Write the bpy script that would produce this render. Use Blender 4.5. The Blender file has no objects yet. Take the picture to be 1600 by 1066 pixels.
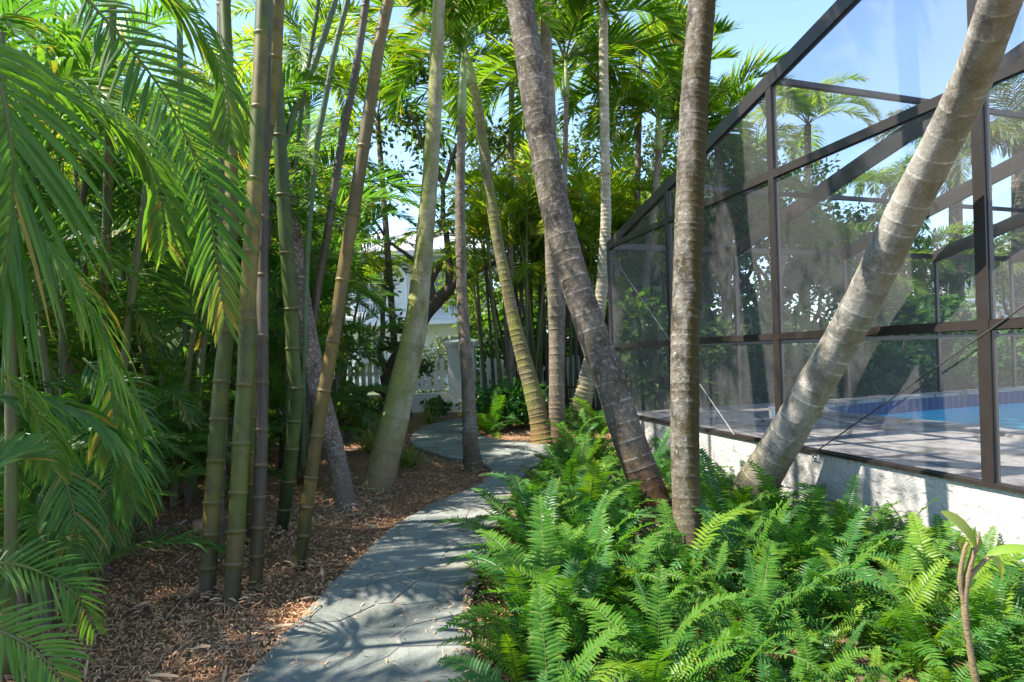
import bpy, math, random
from mathutils import Vector, Matrix, noise
R = math.radians
rnd = random.Random(11)
U = rnd.uniform
scene = bpy.context.scene
COL = scene.collection

# ------------------------------------------------------------------ camera
F, CX, CY, H, ROLL = 1024.0, 800.0, 556.0, 1.4, R(1.8)
CAMR = Matrix.Rotation(R(90), 3, 'X') @ Matrix.Rotation(-ROLL, 3, 'Z')
CAM = Vector((0, 0, H))
cd = bpy.data.cameras.new('camera')
cam = bpy.data.objects.new('camera', cd)
COL.objects.link(cam)
cam.location = CAM
cam.rotation_euler = CAMR.to_euler()
cd.sensor_width = 36
cd.lens = F / 1600 * 36
cd.shift_y = (CY - 533) / 1600
cd.clip_start = 0.05
cd.clip_end = 600
scene.camera = cam

def ray(px, py):
    return CAMR @ Vector(((px - CX) / F, -(py - CY) / F, -1))
def at(px, py, Y):
    r = ray(px, py)
    return CAM + r * (Y / r.y)
def gr(px, py, z=0.0):
    r = ray(px, py)
    return CAM + r * ((z - H) / r.z)

# ------------------------------------------------------------------ light
SUN = Vector((-0.95, -0.12, 1.38)).normalized()
world = bpy.data.worlds.new('World')
scene.world = world
world.use_nodes = True
wn = world.node_tree
bg = wn.nodes['Background']
sky = wn.nodes.new('ShaderNodeTexSky')
sky.sky_type = 'NISHITA'
sky.sun_disc = False
sky.sun_elevation = math.asin(SUN.z)
sky.sun_rotation = math.atan2(SUN.x, SUN.y)
sky.air_density = 1.0
sky.altitude = 1500
sky.dust_density = 0.2
sky.ozone_density = 2.0
wn.links.new(sky.outputs[0], bg.inputs[0])
bg.inputs[1].default_value = 0.092
sl = bpy.data.lights.new('sun', 'SUN')
sl.energy = 2.8
sl.angle = R(0.55)
sl.color = (1, 0.93, 0.82)
so = bpy.data.objects.new('sun', sl)
COL.objects.link(so)
so.rotation_euler = (-SUN).to_track_quat('-Z', 'Y').to_euler()
so.location = SUN * 40

vs = scene.view_settings
vs.view_transform = 'Standard'
vs.look = 'None'
vs.exposure = 2.45
vs.gamma = 1
scene.cycles.max_bounces = 8
scene.cycles.diffuse_bounces = 4
scene.cycles.transmission_bounces = 5
scene.cycles.transparent_max_bounces = 20
scene.cycles.caustics_reflective = False
scene.cycles.caustics_refractive = False

# ------------------------------------------------------------------ materials
class NT:
    def __init__(s, name):
        s.m = bpy.data.materials.new(name)
        s.m.use_nodes = True
        s.t = s.m.node_tree
        s.t.nodes.clear()
        s.out = s.t.nodes.new('ShaderNodeOutputMaterial')
    def n(s, typ, ins=None, **props):
        nd = s.t.nodes.new('ShaderNode' + typ)
        for k, v in props.items():
            setattr(nd, k, v)
        for k, v in (ins or {}).items():
            sock = nd.inputs[k]
            if hasattr(v, 'is_output') or isinstance(v, bpy.types.NodeSocket):
                s.t.links.new(v, sock)
            else:
                if sock.type == 'RGBA' and len(v) == 3:
                    v = (*v, 1)
                sock.default_value = v
        return nd
    def mix(s, fac, a, b, mode='MIX'):
        nd = s.t.nodes.new('ShaderNodeMix')
        nd.data_type = 'RGBA'
        nd.blend_type = mode
        for idx, v in ((0, fac), (6, a), (7, b)):
            if isinstance(v, bpy.types.NodeSocket):
                s.t.links.new(v, nd.inputs[idx])
            else:
                if idx and len(v) == 3:
                    v = (*v, 1)
                nd.inputs[idx].default_value = v
        return nd.outputs[2]
    def math(s, op, a, b=0.0, clamp=False):
        nd = s.t.nodes.new('ShaderNodeMath')
        nd.operation = op
        nd.use_clamp = clamp
        for i, v in enumerate((a, b)):
            if isinstance(v, bpy.types.NodeSocket):
                s.t.links.new(v, nd.inputs[i])
            else:
                nd.inputs[i].default_value = v
        return nd.outputs[0]
    def ramp(s, fac, lo, hi):
        nd = s.n('MapRange', {'Value': fac, 'From Min': lo, 'From Max': hi})
        return nd.outputs[0]
    def noise(s, scale, detail=4, rough=0.6, vec=None, dist=0.0):
        ins = {'Scale': scale, 'Detail': detail, 'Roughness': rough, 'Distortion': dist}
        if vec is not None:
            ins['Vector'] = vec
        return s.n('TexNoise', ins).outputs[0]
    def tint(s):
        a = s.n('Attribute', attribute_name='tint')
        sp = s.n('SeparateColor', {0: a.outputs[0]})
        return sp.outputs[0], sp.outputs[1], sp.outputs[2]
    def finish(s, shader):
        s.t.links.new(shader, s.out.inputs[0])
        return s.m

def leaf_mat(name, c1, c2, dead=(0.30, 0.20, 0.06), rough=0.46, trans=0.42, tcol=(1.9, 2.0, 0.5), spec=0.32):
    k = NT(name)
    r, g, b = k.tint()
    oi = k.n('ObjectInfo').outputs['Random']
    f = k.math('ADD', k.math('MULTIPLY', r, 0.55), k.math('MULTIPLY', oi, 0.45))
    c = k.mix(f, c1, c2)
    c = k.mix(g, c, dead)
    vein = k.noise(14, 2)
    c = k.mix(k.math('MULTIPLY', vein, 0.35), c, (0.9, 0.95, 0.7), 'MULTIPLY')
    p = k.n('BsdfPrincipled', {'Base Color': c, 'Roughness': rough, 'Specular IOR Level': spec})
    tc = k.mix(1.0, c, tcol, 'MULTIPLY')
    t = k.n('BsdfTranslucent', {'Color': tc})
    return k.finish(k.n('MixShader', {0: trans, 1: p.outputs[0], 2: t.outputs[0]}).outputs[0])

def trunk_mat(name, base, dark, pale, scar, foot, lich=0.5, moss=0.0, mosscol=(0.12, 0.13, 0.02), sc=1.0, scarstr=0.7, side=None):
    """ringed palm bark: blotches, lichen, pale scars, a darker red-brown foot"""
    k = NT(name)
    ring, along, rv = k.tint()
    tc = k.n('TexCoord').outputs['Object']
    mp = k.n('Mapping', {'Vector': tc, 'Scale': (1, 1, 0.55)}).outputs[0]
    n1 = k.noise(7 * sc, 8, 0.7, mp)
    n2 = k.noise(26 * sc, 6, 0.75, tc)
    n3 = k.noise(2.6 * sc, 5, 0.6, tc)
    n4 = k.noise(70 * sc, 4, 0.7, mp)
    c = k.mix(k.ramp(n1, 0.38, 0.58), dark, base)
    c = k.mix(k.math('MULTIPLY', k.ramp(n2, 0.52, 0.68), lich), c, pale)
    c = k.mix(k.math('MULTIPLY', k.ramp(n4, 0.55, 0.72), 0.5), c, dark)
    if moss:
        mf = k.ramp(n3, 0.42, 0.62)
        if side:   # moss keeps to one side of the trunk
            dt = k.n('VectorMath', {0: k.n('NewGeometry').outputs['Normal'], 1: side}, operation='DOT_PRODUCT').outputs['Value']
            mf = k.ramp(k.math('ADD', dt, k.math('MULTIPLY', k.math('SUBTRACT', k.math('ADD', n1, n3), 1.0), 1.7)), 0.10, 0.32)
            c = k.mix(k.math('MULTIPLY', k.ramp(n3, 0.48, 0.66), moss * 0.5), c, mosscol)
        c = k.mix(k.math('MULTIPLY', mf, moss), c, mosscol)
    fm = k.ramp(k.math('ADD', along, k.math('MULTIPLY', n3, 0.10)), 0.30, 0.08)
    c = k.mix(fm, c, foot)
    c = k.mix(k.math('MULTIPLY', k.math('MULTIPLY', ring, k.math('MULTIPLY', k.ramp(n1, 0.42, 0.58), k.ramp(n2, 0.36, 0.52))), scarstr), c, scar)
    bm = k.n('Bump', {'Strength': 0.9, 'Distance': 0.016, 'Height': k.math('ADD', n1, k.math('ADD', k.math('MULTIPLY', n2, 0.8), k.math('MULTIPLY', n4, 0.4)))})
    p = k.n('BsdfPrincipled', {'Base Color': c, 'Roughness': 0.85, 'Specular IOR Level': 0.25, 'Normal': bm.outputs[0]})
    return k.finish(p.outputs[0])

def bamboo_mat(name, ca, cb, foot):
    k = NT(name)
    node, rv, along = k.tint()
    tc = k.n('TexCoord').outputs['Object']
    mp = k.n('Mapping', {'Vector': tc, 'Scale': (1, 1, 0.12)}).outputs[0]
    n1 = k.noise(30, 6, 0.7, mp)
    n2 = k.noise(9, 5, 0.65, tc)
    c = k.mix(k.ramp(rv, 0.25, 0.75), ca, cb)
    c = k.mix(k.math('MULTIPLY', k.ramp(n2, 0.46, 0.66), 0.65), c, foot)
    c = k.mix(k.math('MULTIPLY', k.ramp(n1, 0.5, 0.75), 0.45), c, (0.12, 0.105, 0.075))
    c = k.mix(k.ramp(k.math('ADD', along, k.math('MULTIPLY', n2, 0.2)), 0.34, 0.12), c, foot)
    spots = k.noise(60, 2, 0.5, tc)
    c = k.mix(k.math('MULTIPLY', k.ramp(spots, 0.66, 0.80), 0.3), c, (0.30, 0.28, 0.22))
    c = k.mix(k.math('MULTIPLY', node, 0.5), c, (0.15, 0.115, 0.055))
    bm = k.n('Bump', {'Strength': 0.25, 'Distance': 0.004, 'Height': n1})
    p = k.n('BsdfPrincipled', {'Base Color': c, 'Roughness': 0.5, 'Specular IOR Level': 0.35, 'Normal': bm.outputs[0]})
    return k.finish(p.outputs[0])

def plain_mat(name, col, rough=0.6, var=0.25, scale=6, bump=0.0, bscale=40, metal=0.0, spec=0.4, col2=None):
    k = NT(name)
    tc = k.n('TexCoord').outputs['Object']
    n1 = k.noise(scale, 6, 0.65, tc)
    c2 = col2 or tuple(x * 0.55 for x in col)
    c = k.mix(k.math('MULTIPLY', k.ramp(n1, 0.4, 0.7), var), col, c2)
    ins = {'Base Color': c, 'Roughness': rough, 'Metallic': metal, 'Specular IOR Level': spec}
    if bump:
        n2 = k.noise(bscale, 5, 0.65, tc)
        ins['Normal'] = k.n('Bump', {'Strength': bump, 'Distance': 0.02, 'Height': n2}).outputs[0]
    return k.finish(k.n('BsdfPrincipled', ins).outputs[0])

def stone_mat(name, cols, joint, scale, jw=0.03, warm=(0.30, 0.20, 0.15)):
    """irregular flagstones with mortar joints"""
    k = NT(name)
    tc = k.n('TexCoord').outputs['Object']
    dn = k.n('TexNoise', {'Vector': tc, 'Scale': 1.7, 'Detail': 3})
    off = k.n('VectorMath', {0: dn.outputs[1], 1: (0.5, 0.5, 0.5)}, operation='SUBTRACT')
    off = k.n('VectorMath', {0: off.outputs[0], 'Scale': 0.16}, operation='SCALE')
    vec = k.n('VectorMath', {0: tc, 1: off.outputs[0]}, operation='ADD').outputs[0]
    vec = k.n('Mapping', {'Vector': vec, 'Scale': (1.25, 0.9, 0.0), 'Location': (0.37, 0.21, 0)}).outputs[0]
    ve = k.n('TexVoronoi', {'Vector': vec, 'Scale': scale}, feature='DISTANCE_TO_EDGE')
    vc = k.n('TexVoronoi', {'Vector': vec, 'Scale': scale}, feature='F1')
    n1 = k.noise(5, 8, 0.7, tc)
    n2 = k.noise(45, 5, 0.7, tc)
    n3 = k.noise(1.4, 4, 0.6, tc)
    wv = k.noise(2.4, 8, 0.75, k.n('Mapping', {'Vector': tc, 'Scale': (3, 0.7, 1), 'Rotation': (0, 0, 0.6)}).outputs[0], 1.2)
    cs = k.n('SeparateColor', {0: vc.outputs['Color']})
    c = k.mix(cs.outputs[0], cols[0], cols[1])
    c = k.mix(k.ramp(cs.outputs[1], 0.70, 0.85), c, cols[2])
    c = k.mix(k.math('MULTIPLY', k.ramp(n1, 0.42, 0.7), 0.6), c, tuple(x * 1.7 for x in cols[1]))
    c = k.mix(k.math('MULTIPLY', k.ramp(wv, 0.5, 0.62), 0.5), c, tuple(x * 0.55 for x in cols[0]))
    c = k.mix(k.math('MULTIPLY', k.ramp(n2, 0.45, 0.75), 0.45), c, tuple(min(1, x * 2.2) for x in cols[1]))
    c = k.mix(k.math('MULTIPLY', k.ramp(n3, 0.55, 0.75), 0.30), c, warm)
    jm = k.math('SUBTRACT', 1.0, k.ramp(k.math('ADD', ve.outputs['Distance'], k.math('MULTIPLY', k.math('SUBTRACT', n2, 0.5), 0.012)), jw * 0.35, jw), clamp=True)
    c = k.mix(k.math('MULTIPLY', jm, 0.92), c, k.mix(k.ramp(n3, 0.55, 0.8), joint, warm))
    gw = k.math('ABSOLUTE', k.math('SUBTRACT', k.math('ADD', ve.outputs['Distance'], k.math('MULTIPLY', k.math('SUBTRACT', n2, 0.5), 0.012)), jw * 1.05))
    gm = k.math('MULTIPLY', k.math('SUBTRACT', 1.0, k.ramp(gw, 0.0, 0.006), clamp=True), k.ramp(n3, 0.35, 0.6))
    c = k.mix(k.math('MULTIPLY', gm, 0.85), c, tuple(x * 0.3 for x in cols[2]))
    hgt = k.math('ADD', k.math('MULTIPLY', jm, -0.8), k.math('ADD', k.math('MULTIPLY', n1, 0.6), k.math('MULTIPLY', n2, 0.25)))
    bm = k.n('Bump', {'Strength': 0.35, 'Distance': 0.008, 'Height': hgt})
    p = k.n('BsdfPrincipled', {'Base Color': c, 'Roughness': k.math('ADD', 0.5, k.math('MULTIPLY', n2, 0.4)), 'Specular IOR Level': 0.35, 'Normal': bm.outputs[0]})
    return k.finish(p.outputs[0])

M = {}
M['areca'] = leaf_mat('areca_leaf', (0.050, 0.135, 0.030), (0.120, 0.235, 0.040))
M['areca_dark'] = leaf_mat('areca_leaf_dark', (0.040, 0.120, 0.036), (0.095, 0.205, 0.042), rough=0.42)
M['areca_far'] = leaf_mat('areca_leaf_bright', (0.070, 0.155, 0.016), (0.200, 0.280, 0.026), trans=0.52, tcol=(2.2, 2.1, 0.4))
M['palm'] = leaf_mat('palm_leaf', (0.035, 0.110, 0.012), (0.120, 0.210, 0.018), trans=0.5, tcol=(2.1, 2.0, 0.4))
M['palm_grey'] = leaf_mat('palm_leaf_grey', (0.07, 0.11, 0.05), (0.12, 0.16, 0.07), trans=0.3)
M['fern'] = leaf_mat('fern_leaf', (0.034, 0.125, 0.018), (0.105, 0.235, 0.022), rough=0.5, trans=0.40, tcol=(1.7, 1.7, 0.35), spec=0.2)
M['broad'] = leaf_mat('broad_leaf', (0.040, 0.095, 0.020), (0.095, 0.165, 0.032))
M['broad_bright'] = leaf_mat('broad_leaf_bright', (0.070, 0.130, 0.020), (0.160, 0.210, 0.035), trans=0.45)
M['oak_leaf'] = leaf_mat('oak_leaf', (0.035, 0.065, 0.022), (0.075, 0.105, 0.035), trans=0.35)
M['hedge'] = leaf_mat('hedge_leaf', (0.030, 0.085, 0.020), (0.080, 0.155, 0.028))
M['sage'] = leaf_mat('pale_leaf', (0.16, 0.20, 0.10), (0.26, 0.29, 0.15), trans=0.3)
M['spider'] = leaf_mat('spider_leaf', (0.10, 0.17, 0.03), (0.32, 0.34, 0.10), trans=0.3)
M['bamboo_leaf'] = leaf_mat('bamboo_leaf', (0.07, 0.14, 0.02), (0.17, 0.23, 0.04), trans=0.5)
M['sapling_leaf'] = leaf_mat('sapling_leaf', (0.10, 0.24, 0.03), (0.30, 0.38, 0.06), trans=0.4, dead=(0.45, 0.36, 0.05))
M['rachis'] = plain_mat('frond_stalk', (0.085, 0.115, 0.025), 0.5)
M['stem_green'] = plain_mat('areca_stem', (0.085, 0.115, 0.028), 0.55, 0.8, 9, col2=(0.11, 0.08, 0.035))
M['stem_brown'] = plain_mat('brown_stem', (0.12, 0.095, 0.07), 0.8, 0.8, 12, 0.5, col2=(0.07, 0.055, 0.04))
M['crownshaft'] = plain_mat('crownshaft_green', (0.20, 0.28, 0.09), 0.45, 0.6, 6, col2=(0.30, 0.26, 0.12))
M['sap_bark'] = plain_mat('sapling_bark', (0.24, 0.17, 0.09), 0.75, 0.6, 60, 0.4, 90, col2=(0.12, 0.085, 0.045))
M['bark'] = plain_mat('dark_bark', (0.10, 0.075, 0.055), 0.9, 0.8, 8, 1.0, 30)
M['white'] = plain_mat('white_paint', (0.82, 0.79, 0.73), 0.55, 0.18, 4, 0.1, 60, col2=(0.62, 0.60, 0.54))
M['house'] = plain_mat('house_paint', (0.78, 0.79, 0.80), 0.7, 0.1, 3)
M['glass'] = plain_mat('window_glass', (0.20, 0.24, 0.28), 0.15, 0.3, 2, spec=0.6)
M['roof'] = plain_mat('house_roof', (0.45, 0.46, 0.47), 0.6, 0.2, 3)
M['bronze'] = plain_mat('bronze_aluminium', (0.024, 0.019, 0.017), 0.38, 0.45, 7, 0.05, 80, metal=0.0, spec=0.5, col2=(0.042, 0.036, 0.033))
M['cable'] = plain_mat('steel_cable', (0.33, 0.33, 0.31), 0.5, 0.1, 20)
M['cable_dark'] = plain_mat('dark_cable', (0.05, 0.05, 0.05), 0.5, 0.1, 20)
M['plastic'] = plain_mat('white_plastic', (0.65, 0.66, 0.68), 0.4, 0.2, 9)
M['urn'] = plain_mat('urn_stone', (0.20, 0.19, 0.17), 0.9, 0.6, 14, 0.5)
M['stump'] = plain_mat('stump_wood', (0.40, 0.27, 0.15), 0.8, 0.5, 30, 0.3)
M['lead'] = plain_mat('fitting_metal', (0.04, 0.04, 0.05), 0.4, 0.1, 20)

M['t1'] = trunk_mat('bark_speckled', (0.19, 0.135, 0.105), (0.085, 0.052, 0.038), (0.55, 0.53, 0.49), (0.36, 0.33, 0.29), (0.17, 0.13, 0.10), 0.95, sc=1.6)
M['t2'] = trunk_mat('bark_greenish', (0.31, 0.30, 0.20), (0.17, 0.155, 0.07), (0.38, 0.37, 0.31), (0.14, 0.125, 0.075), (0.24, 0.17, 0.09), 0.35, 0.7, (0.21, 0.225, 0.04), sc=0.8, scarstr=0.5, side=(-0.9, -0.2, 0))
M['t3'] = trunk_mat('bark_grey', (0.20, 0.165, 0.13), (0.095, 0.072, 0.056), (0.36, 0.33, 0.28), (0.32, 0.29, 0.25), (0.11, 0.075, 0.040), 0.5, 0.2)
M['t4'] = trunk_mat('bark_mossy', (0.185, 0.16, 0.09), (0.090, 0.074, 0.030), (0.30, 0.28, 0.20), (0.28, 0.25, 0.19), (0.16, 0.10, 0.035), 0.4, 0.75, (0.17, 0.18, 0.035))
M['t5'] = trunk_mat('bark_brown', (0.150, 0.122, 0.100), (0.055, 0.040, 0.031), (0.40, 0.385, 0.355), (0.42, 0.39, 0.34), (0.125, 0.055, 0.020), 0.7, 0.12, sc=1.1, scarstr=0.85)
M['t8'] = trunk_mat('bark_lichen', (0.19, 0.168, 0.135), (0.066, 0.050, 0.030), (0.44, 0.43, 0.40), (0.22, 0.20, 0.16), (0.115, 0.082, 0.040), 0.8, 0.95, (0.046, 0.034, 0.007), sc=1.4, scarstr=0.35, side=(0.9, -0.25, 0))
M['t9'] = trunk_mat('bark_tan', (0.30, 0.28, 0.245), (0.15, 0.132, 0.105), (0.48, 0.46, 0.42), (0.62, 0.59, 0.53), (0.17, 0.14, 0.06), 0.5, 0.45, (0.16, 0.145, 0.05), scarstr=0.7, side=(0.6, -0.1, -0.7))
M['t7'] = trunk_mat('bark_ridged', (0.34, 0.31, 0.24), (0.24, 0.21, 0.14), (0.45, 0.43, 0.38), (0.50, 0.48, 0.42), (0.29, 0.25, 0.08), 0.4, 0.25, (0.30, 0.28, 0.08))
M['bam_olive'] = bamboo_mat('culm_olive', (0.070, 0.092, 0.008), (0.165, 0.125, 0.020), (0.040, 0.030, 0.016))
M['bam_brown'] = bamboo_mat('culm_brown', (0.090, 0.064, 0.014), (0.135, 0.092, 0.020), (0.042, 0.038, 0.009))
M['bam_grey'] = bamboo_mat('culm_grey', (0.095, 0.080, 0.060), (0.050, 0.040, 0.029), (0.070, 0.046, 0.015))
M['bam_dark'] = bamboo_mat('culm_dark_green', (0.034, 0.066, 0.006), (0.058, 0.092, 0.010), (0.014, 0.019, 0.006))
M['bam_blue'] = bamboo_mat('culm_blue_green', (0.085, 0.135, 0.070), (0.065, 0.115, 0.040), (0.05, 0.065, 0.03))

M['deck'] = stone_mat('deck_stone', [(0.175, 0.166, 0.160), (0.225, 0.212, 0.200), (0.13, 0.124, 0.124)], (0.07, 0.06, 0.06), 1.0, 0.035, (0.22, 0.195, 0.165))

def flag_mat():
    k = NT('flag_stone')
    r, g, b = k.tint()
    tc = k.n('TexCoord').outputs['Object']
    n1 = k.noise(4, 8, 0.72, tc)
    n2 = k.noise(60, 5, 0.7, tc)
    n3 = k.noise(1.6, 4, 0.6, tc)
    wv = k.noise(2.2, 8, 0.75, k.n('Mapping', {'Vector': tc, 'Scale': (3, 0.8, 1), 'Rotation': (0, 0, 0.7)}).outputs[0], 1.4)
    c = k.mix(r, (0.118, 0.132, 0.112), (0.225, 0.235, 0.215))
    c = k.mix(g, c, (0.062, 0.078, 0.080))
    c = k.mix(k.math('MULTIPLY', k.ramp(n1, 0.40, 0.68), 0.55), c, (0.245, 0.255, 0.235))
    c = k.mix(k.math('MULTIPLY', k.ramp(wv, 0.50, 0.60), 0.45), c, (0.075, 0.09, 0.085))
    c = k.mix(k.math('MULTIPLY', k.ramp(n2, 0.48, 0.72), 0.4), c, (0.30, 0.31, 0.29))
    c = k.mix(k.math('MULTIPLY', k.ramp(n3, 0.56, 0.72), 0.35), c, (0.26, 0.19, 0.14))
    bm = k.n('Bump', {'Strength': 0.55, 'Distance': 0.01, 'Height': k.math('ADD', n1, k.math('MULTIPLY', n2, 0.4))})
    return k.finish(k.n('BsdfPrincipled', {'Base Color': c, 'Roughness': 0.72, 'Specular IOR Level': 0.3, 'Normal': bm.outputs[0]}).outputs[0])
M['flag'] = flag_mat()
M['mortar'] = plain_mat('path_mortar', (0.215, 0.212, 0.195), 0.9, 0.6, 5, 0.4, 50, col2=(0.15, 0.13, 0.11))
def mulch_mat():
    k = NT('mulch')
    tc = k.n('TexCoord').outputs['Object']
    a = k.noise(38, 6, 0.8, tc, 1.5)
    b = k.noise(11, 5, 0.7, tc)
    d = k.noise(1.1, 4, 0.6, tc)
    c = k.mix(k.ramp(a, 0.35, 0.62), (0.19, 0.095, 0.048), (0.46, 0.27, 0.155))
    c = k.mix(k.math('MULTIPLY', k.ramp(b, 0.50, 0.70), 0.6), c, (0.34, 0.235, 0.155))
    c = k.mix(k.math('MULTIPLY', k.ramp(d, 0.52, 0.68), 0.45), c, (0.34, 0.30, 0.26))
    bm = k.n('Bump', {'Strength': 1.0, 'Distance': 0.05, 'Height': k.math('ADD', a, b)})
    return k.finish(k.n('BsdfPrincipled', {'Base Color': c, 'Roughness': 0.95, 'Specular IOR Level': 0.1, 'Normal': bm.outputs[0]}).outputs[0])
M['mulch'] = mulch_mat()
M['lawn'] = plain_mat('lawn_turf', (0.055, 0.085, 0.028), 0.95, 0.8, 3, 0.6, 30, col2=(0.11, 0.115, 0.05))

def chip_mat():
    k = NT('bark_chip')
    r, g, b = k.tint()
    c = k.mix(r, (0.30, 0.130, 0.056), (0.68, 0.43, 0.25))
    c = k.mix(g, c, (0.58, 0.46, 0.34))
    n = k.noise(60, 4)
    c = k.mix(k.math('MULTIPLY', n, 0.5), c, (0.6, 0.55, 0.5), 'MULTIPLY')
    return k.finish(k.n('BsdfPrincipled', {'Base Color': c, 'Roughness': 0.9, 'Specular IOR Level': 0.15}).outputs[0])
M['chip'] = chip_mat()

def stucco_mat():
    k = NT('white_stucco')
    tc = k.n('TexCoord').outputs['Object']
    a = k.noise(14, 4, 0.55, tc, 0.6)
    b = k.noise(55, 4, 0.6, tc)
    d = k.noise(3, 5, 0.6, tc)
    c = k.mix(k.math('MULTIPLY', k.ramp(d, 0.45, 0.75), 0.35), (0.47, 0.455, 0.43), (0.33, 0.30, 0.26))
    bm = k.n('Bump', {'Strength': 0.55, 'Distance': 0.02, 'Height': k.math('ADD', k.ramp(a, 0.3, 0.7), k.math('MULTIPLY', b, 0.5))})
    return k.finish(k.n('BsdfPrincipled', {'Base Color': c, 'Roughness': 0.85, 'Normal': bm.outputs[0]}).outputs[0])
M['stucco'] = stucco_mat()

def screen_mat():
    k = NT('insect_screen')
    tc = k.n('TexCoord').outputs['Object']
    n = k.noise(1.2, 3, 0.5, tc)
    fac = k.math('ADD', 0.15, k.math('MULTIPLY', n, 0.14))
    tr = k.n('BsdfTransparent', {'Color': (1, 1, 1)})
    df = k.n('BsdfDiffuse', {'Color': (0.17, 0.168, 0.17)})
    return k.finish(k.n('MixShader', {0: fac, 1: tr.outputs[0], 2: df.outputs[0]}).outputs[0])
M['screen'] = screen_mat()

def water_mat():
    k = NT('pool_water')
    tc = k.n('TexCoord').outputs['Object']
    n = k.noise(3.5, 3, 0.5, tc, 0.6)
    bm = k.n('Bump', {'Strength': 0.8, 'Distance': 0.05, 'Height': n})
    gl = k.n('BsdfGlossy', {'Color': (1, 1, 1), 'Roughness': 0.03, 'Normal': bm.outputs[0]})
    tr = k.n('BsdfTransparent', {'Color': (0.50, 0.93, 0.98)})
    fr = k.n('Fresnel', {'IOR': 1.33, 'Normal': bm.outputs[0]})
    return k.finish(k.n('MixShader', {0: k.math('MULTIPLY', fr.outputs[0], 0.55), 1: tr.outputs[0], 2: gl.outputs[0]}).outputs[0])
M['water'] = water_mat()
M['basin'] = plain_mat('pool_plaster', (0.10, 0.62, 0.76), 0.6, 0.15, 2, col2=(0.07, 0.52, 0.68))

def tile_mat():
    k = NT('navy_tile')
    u, g, b = k.tint()
    fr = k.math('FRACT', u)
    e = k.math('GREATER_THAN', k.math('ABSOLUTE', k.math('SUBTRACT', fr, 0.5)), 0.462)
    tc = k.n('TexCoord').outputs['Object']
    n = k.noise(9, 3, 0.6, tc)
    c = k.mix(k.ramp(n, 0.3, 0.7), (0.003, 0.006, 0.070), (0.006, 0.015, 0.120))
    c = k.mix(k.math('MAXIMUM', e, k.math('GREATER_THAN', g, 0.93)), c, (0.10, 0.13, 0.22))
    return k.finish(k.n('BsdfPrincipled', {'Base Color': c, 'Roughness': 0.35, 'Specular IOR Level': 0.25}).outputs[0])
M['tile'] = tile_mat()

# ------------------------------------------------------------------ mesh helpers
class MB:
    def __init__(s):
        s.v, s.f, s.c, s.mi = [], [], [], []
        s.cur = 0
    def vert(s, p, t=(0, 0, 0)):
        s.v.append((p[0], p[1], p[2]))
        s.c.append(t)
        return len(s.v) - 1
    def face(s, *idx):
        s.f.append(idx)
        s.mi.append(s.cur)
    def box(s, c, sx, sy, sz, ax=None, t=(0, 0, 0)):
        """box centred at c with full sizes, axes ax = 3 unit vectors"""
        c = Vector(c)
        X, Y, Z = ax or (Vector((1, 0, 0)), Vector((0, 1, 0)), Vector((0, 0, 1)))
        i = []
        for dz in (-.5, .5):
            for dx, dy in ((-.5, -.5), (.5, -.5), (.5, .5), (-.5, .5)):
                i.append(s.vert(c + X * (dx * sx) + Y * (dy * sy) + Z * (dz * sz), t))
        a = i
        for q in ((0, 3, 2, 1), (4, 5, 6, 7), (0, 1, 5, 4), (1, 2, 6, 5), (2, 3, 7, 6), (3, 0, 4, 7)):
            s.face(*[a[j] for j in q])
    def bar(s, a, b, w, h, up=Vector((0, 0, 1))):
        a, b = Vector(a), Vector(b)
        X = (b - a).normalized()
        Y = up.cross(X)
        Y.normalize()
        Z = X.cross(Y)
        s.box((a + b) / 2, (b - a).length, w, h, (X, Y, Z))
    def tube(s, pts, rads, nseg=8, tints=None, cap=True):
        pts = [Vector(p) for p in pts]
        n = len(pts)
        T = []
        for i in range(n):
            d = pts[min(i + 1, n - 1)] - pts[max(i - 1, 0)]
            T.append(d.normalized() if d.length > 1e-9 else Vector((0, 0, 1)))
        ref = Vector((1, 0, 0)) if abs(T[0].x) < 0.9 else Vector((0, 1, 0))
        A = (ref - T[0] * ref.dot(T[0])).normalized()
        prev = None
        for i in range(n):
            A = (A - T[i] * A.dot(T[i])).normalized()
            B = T[i].cross(A)
            row = []
            for j in range(nseg):
                an = 2 * math.pi * j / nseg
                rr = rads[i](an) if callable(rads[i]) else rads[i]
                row.append(s.vert(pts[i] + (A * math.cos(an) + B * math.sin(an)) * rr, tints[i] if tints else (0, 0, 0)))
            if prev:
                for j in range(nseg):
                    k = (j + 1) % nseg
                    s.face(prev[j], prev[k], row[k], row[j])
            elif cap:
                s.face(*reversed(row))
            prev = row
        if cap:
            s.face(*prev)
    def mesh(s, name, mats, smooth=False, off=None):
        me = bpy.data.meshes.new(name)
        v = s.v if off is None else [(p[0] - off[0], p[1] - off[1], p[2] - off[2]) for p in s.v]
        me.from_pydata(v, [], s.f)
        if not isinstance(mats, (list, tuple)):
            mats = [mats]
        for m in mats:
            me.materials.append(m)
        if len(mats) > 1:
            me.polygons.foreach_set('material_index', s.mi)
        at_ = me.color_attributes.new('tint', 'FLOAT_COLOR', 'POINT')
        flat = []
        for t in s.c:
            flat += (t[0], t[1], t[2], 1.0)
        at_.data.foreach_set('color', flat)
        if smooth:
            me.polygons.foreach_set('use_smooth', [True] * len(me.polygons))
        me.update()
        return me
    def build(s, name, mats, parent=None, smooth=False, origin=None):
        off = parent['_w'] if parent is not None else origin
        me = s.mesh(name, mats, smooth, off)
        o = bpy.data.objects.new(name, me)
        COL.objects.link(o)
        if parent is not None:
            o.parent = parent
        elif origin is not None:
            o.location = origin
        return o

def tag(o, label=None, cat=None, group=None, kind=None):
    if label: o['label'] = label
    if cat: o['category'] = cat
    if group: o['group'] = group
    if kind: o['kind'] = kind
    return o

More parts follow.
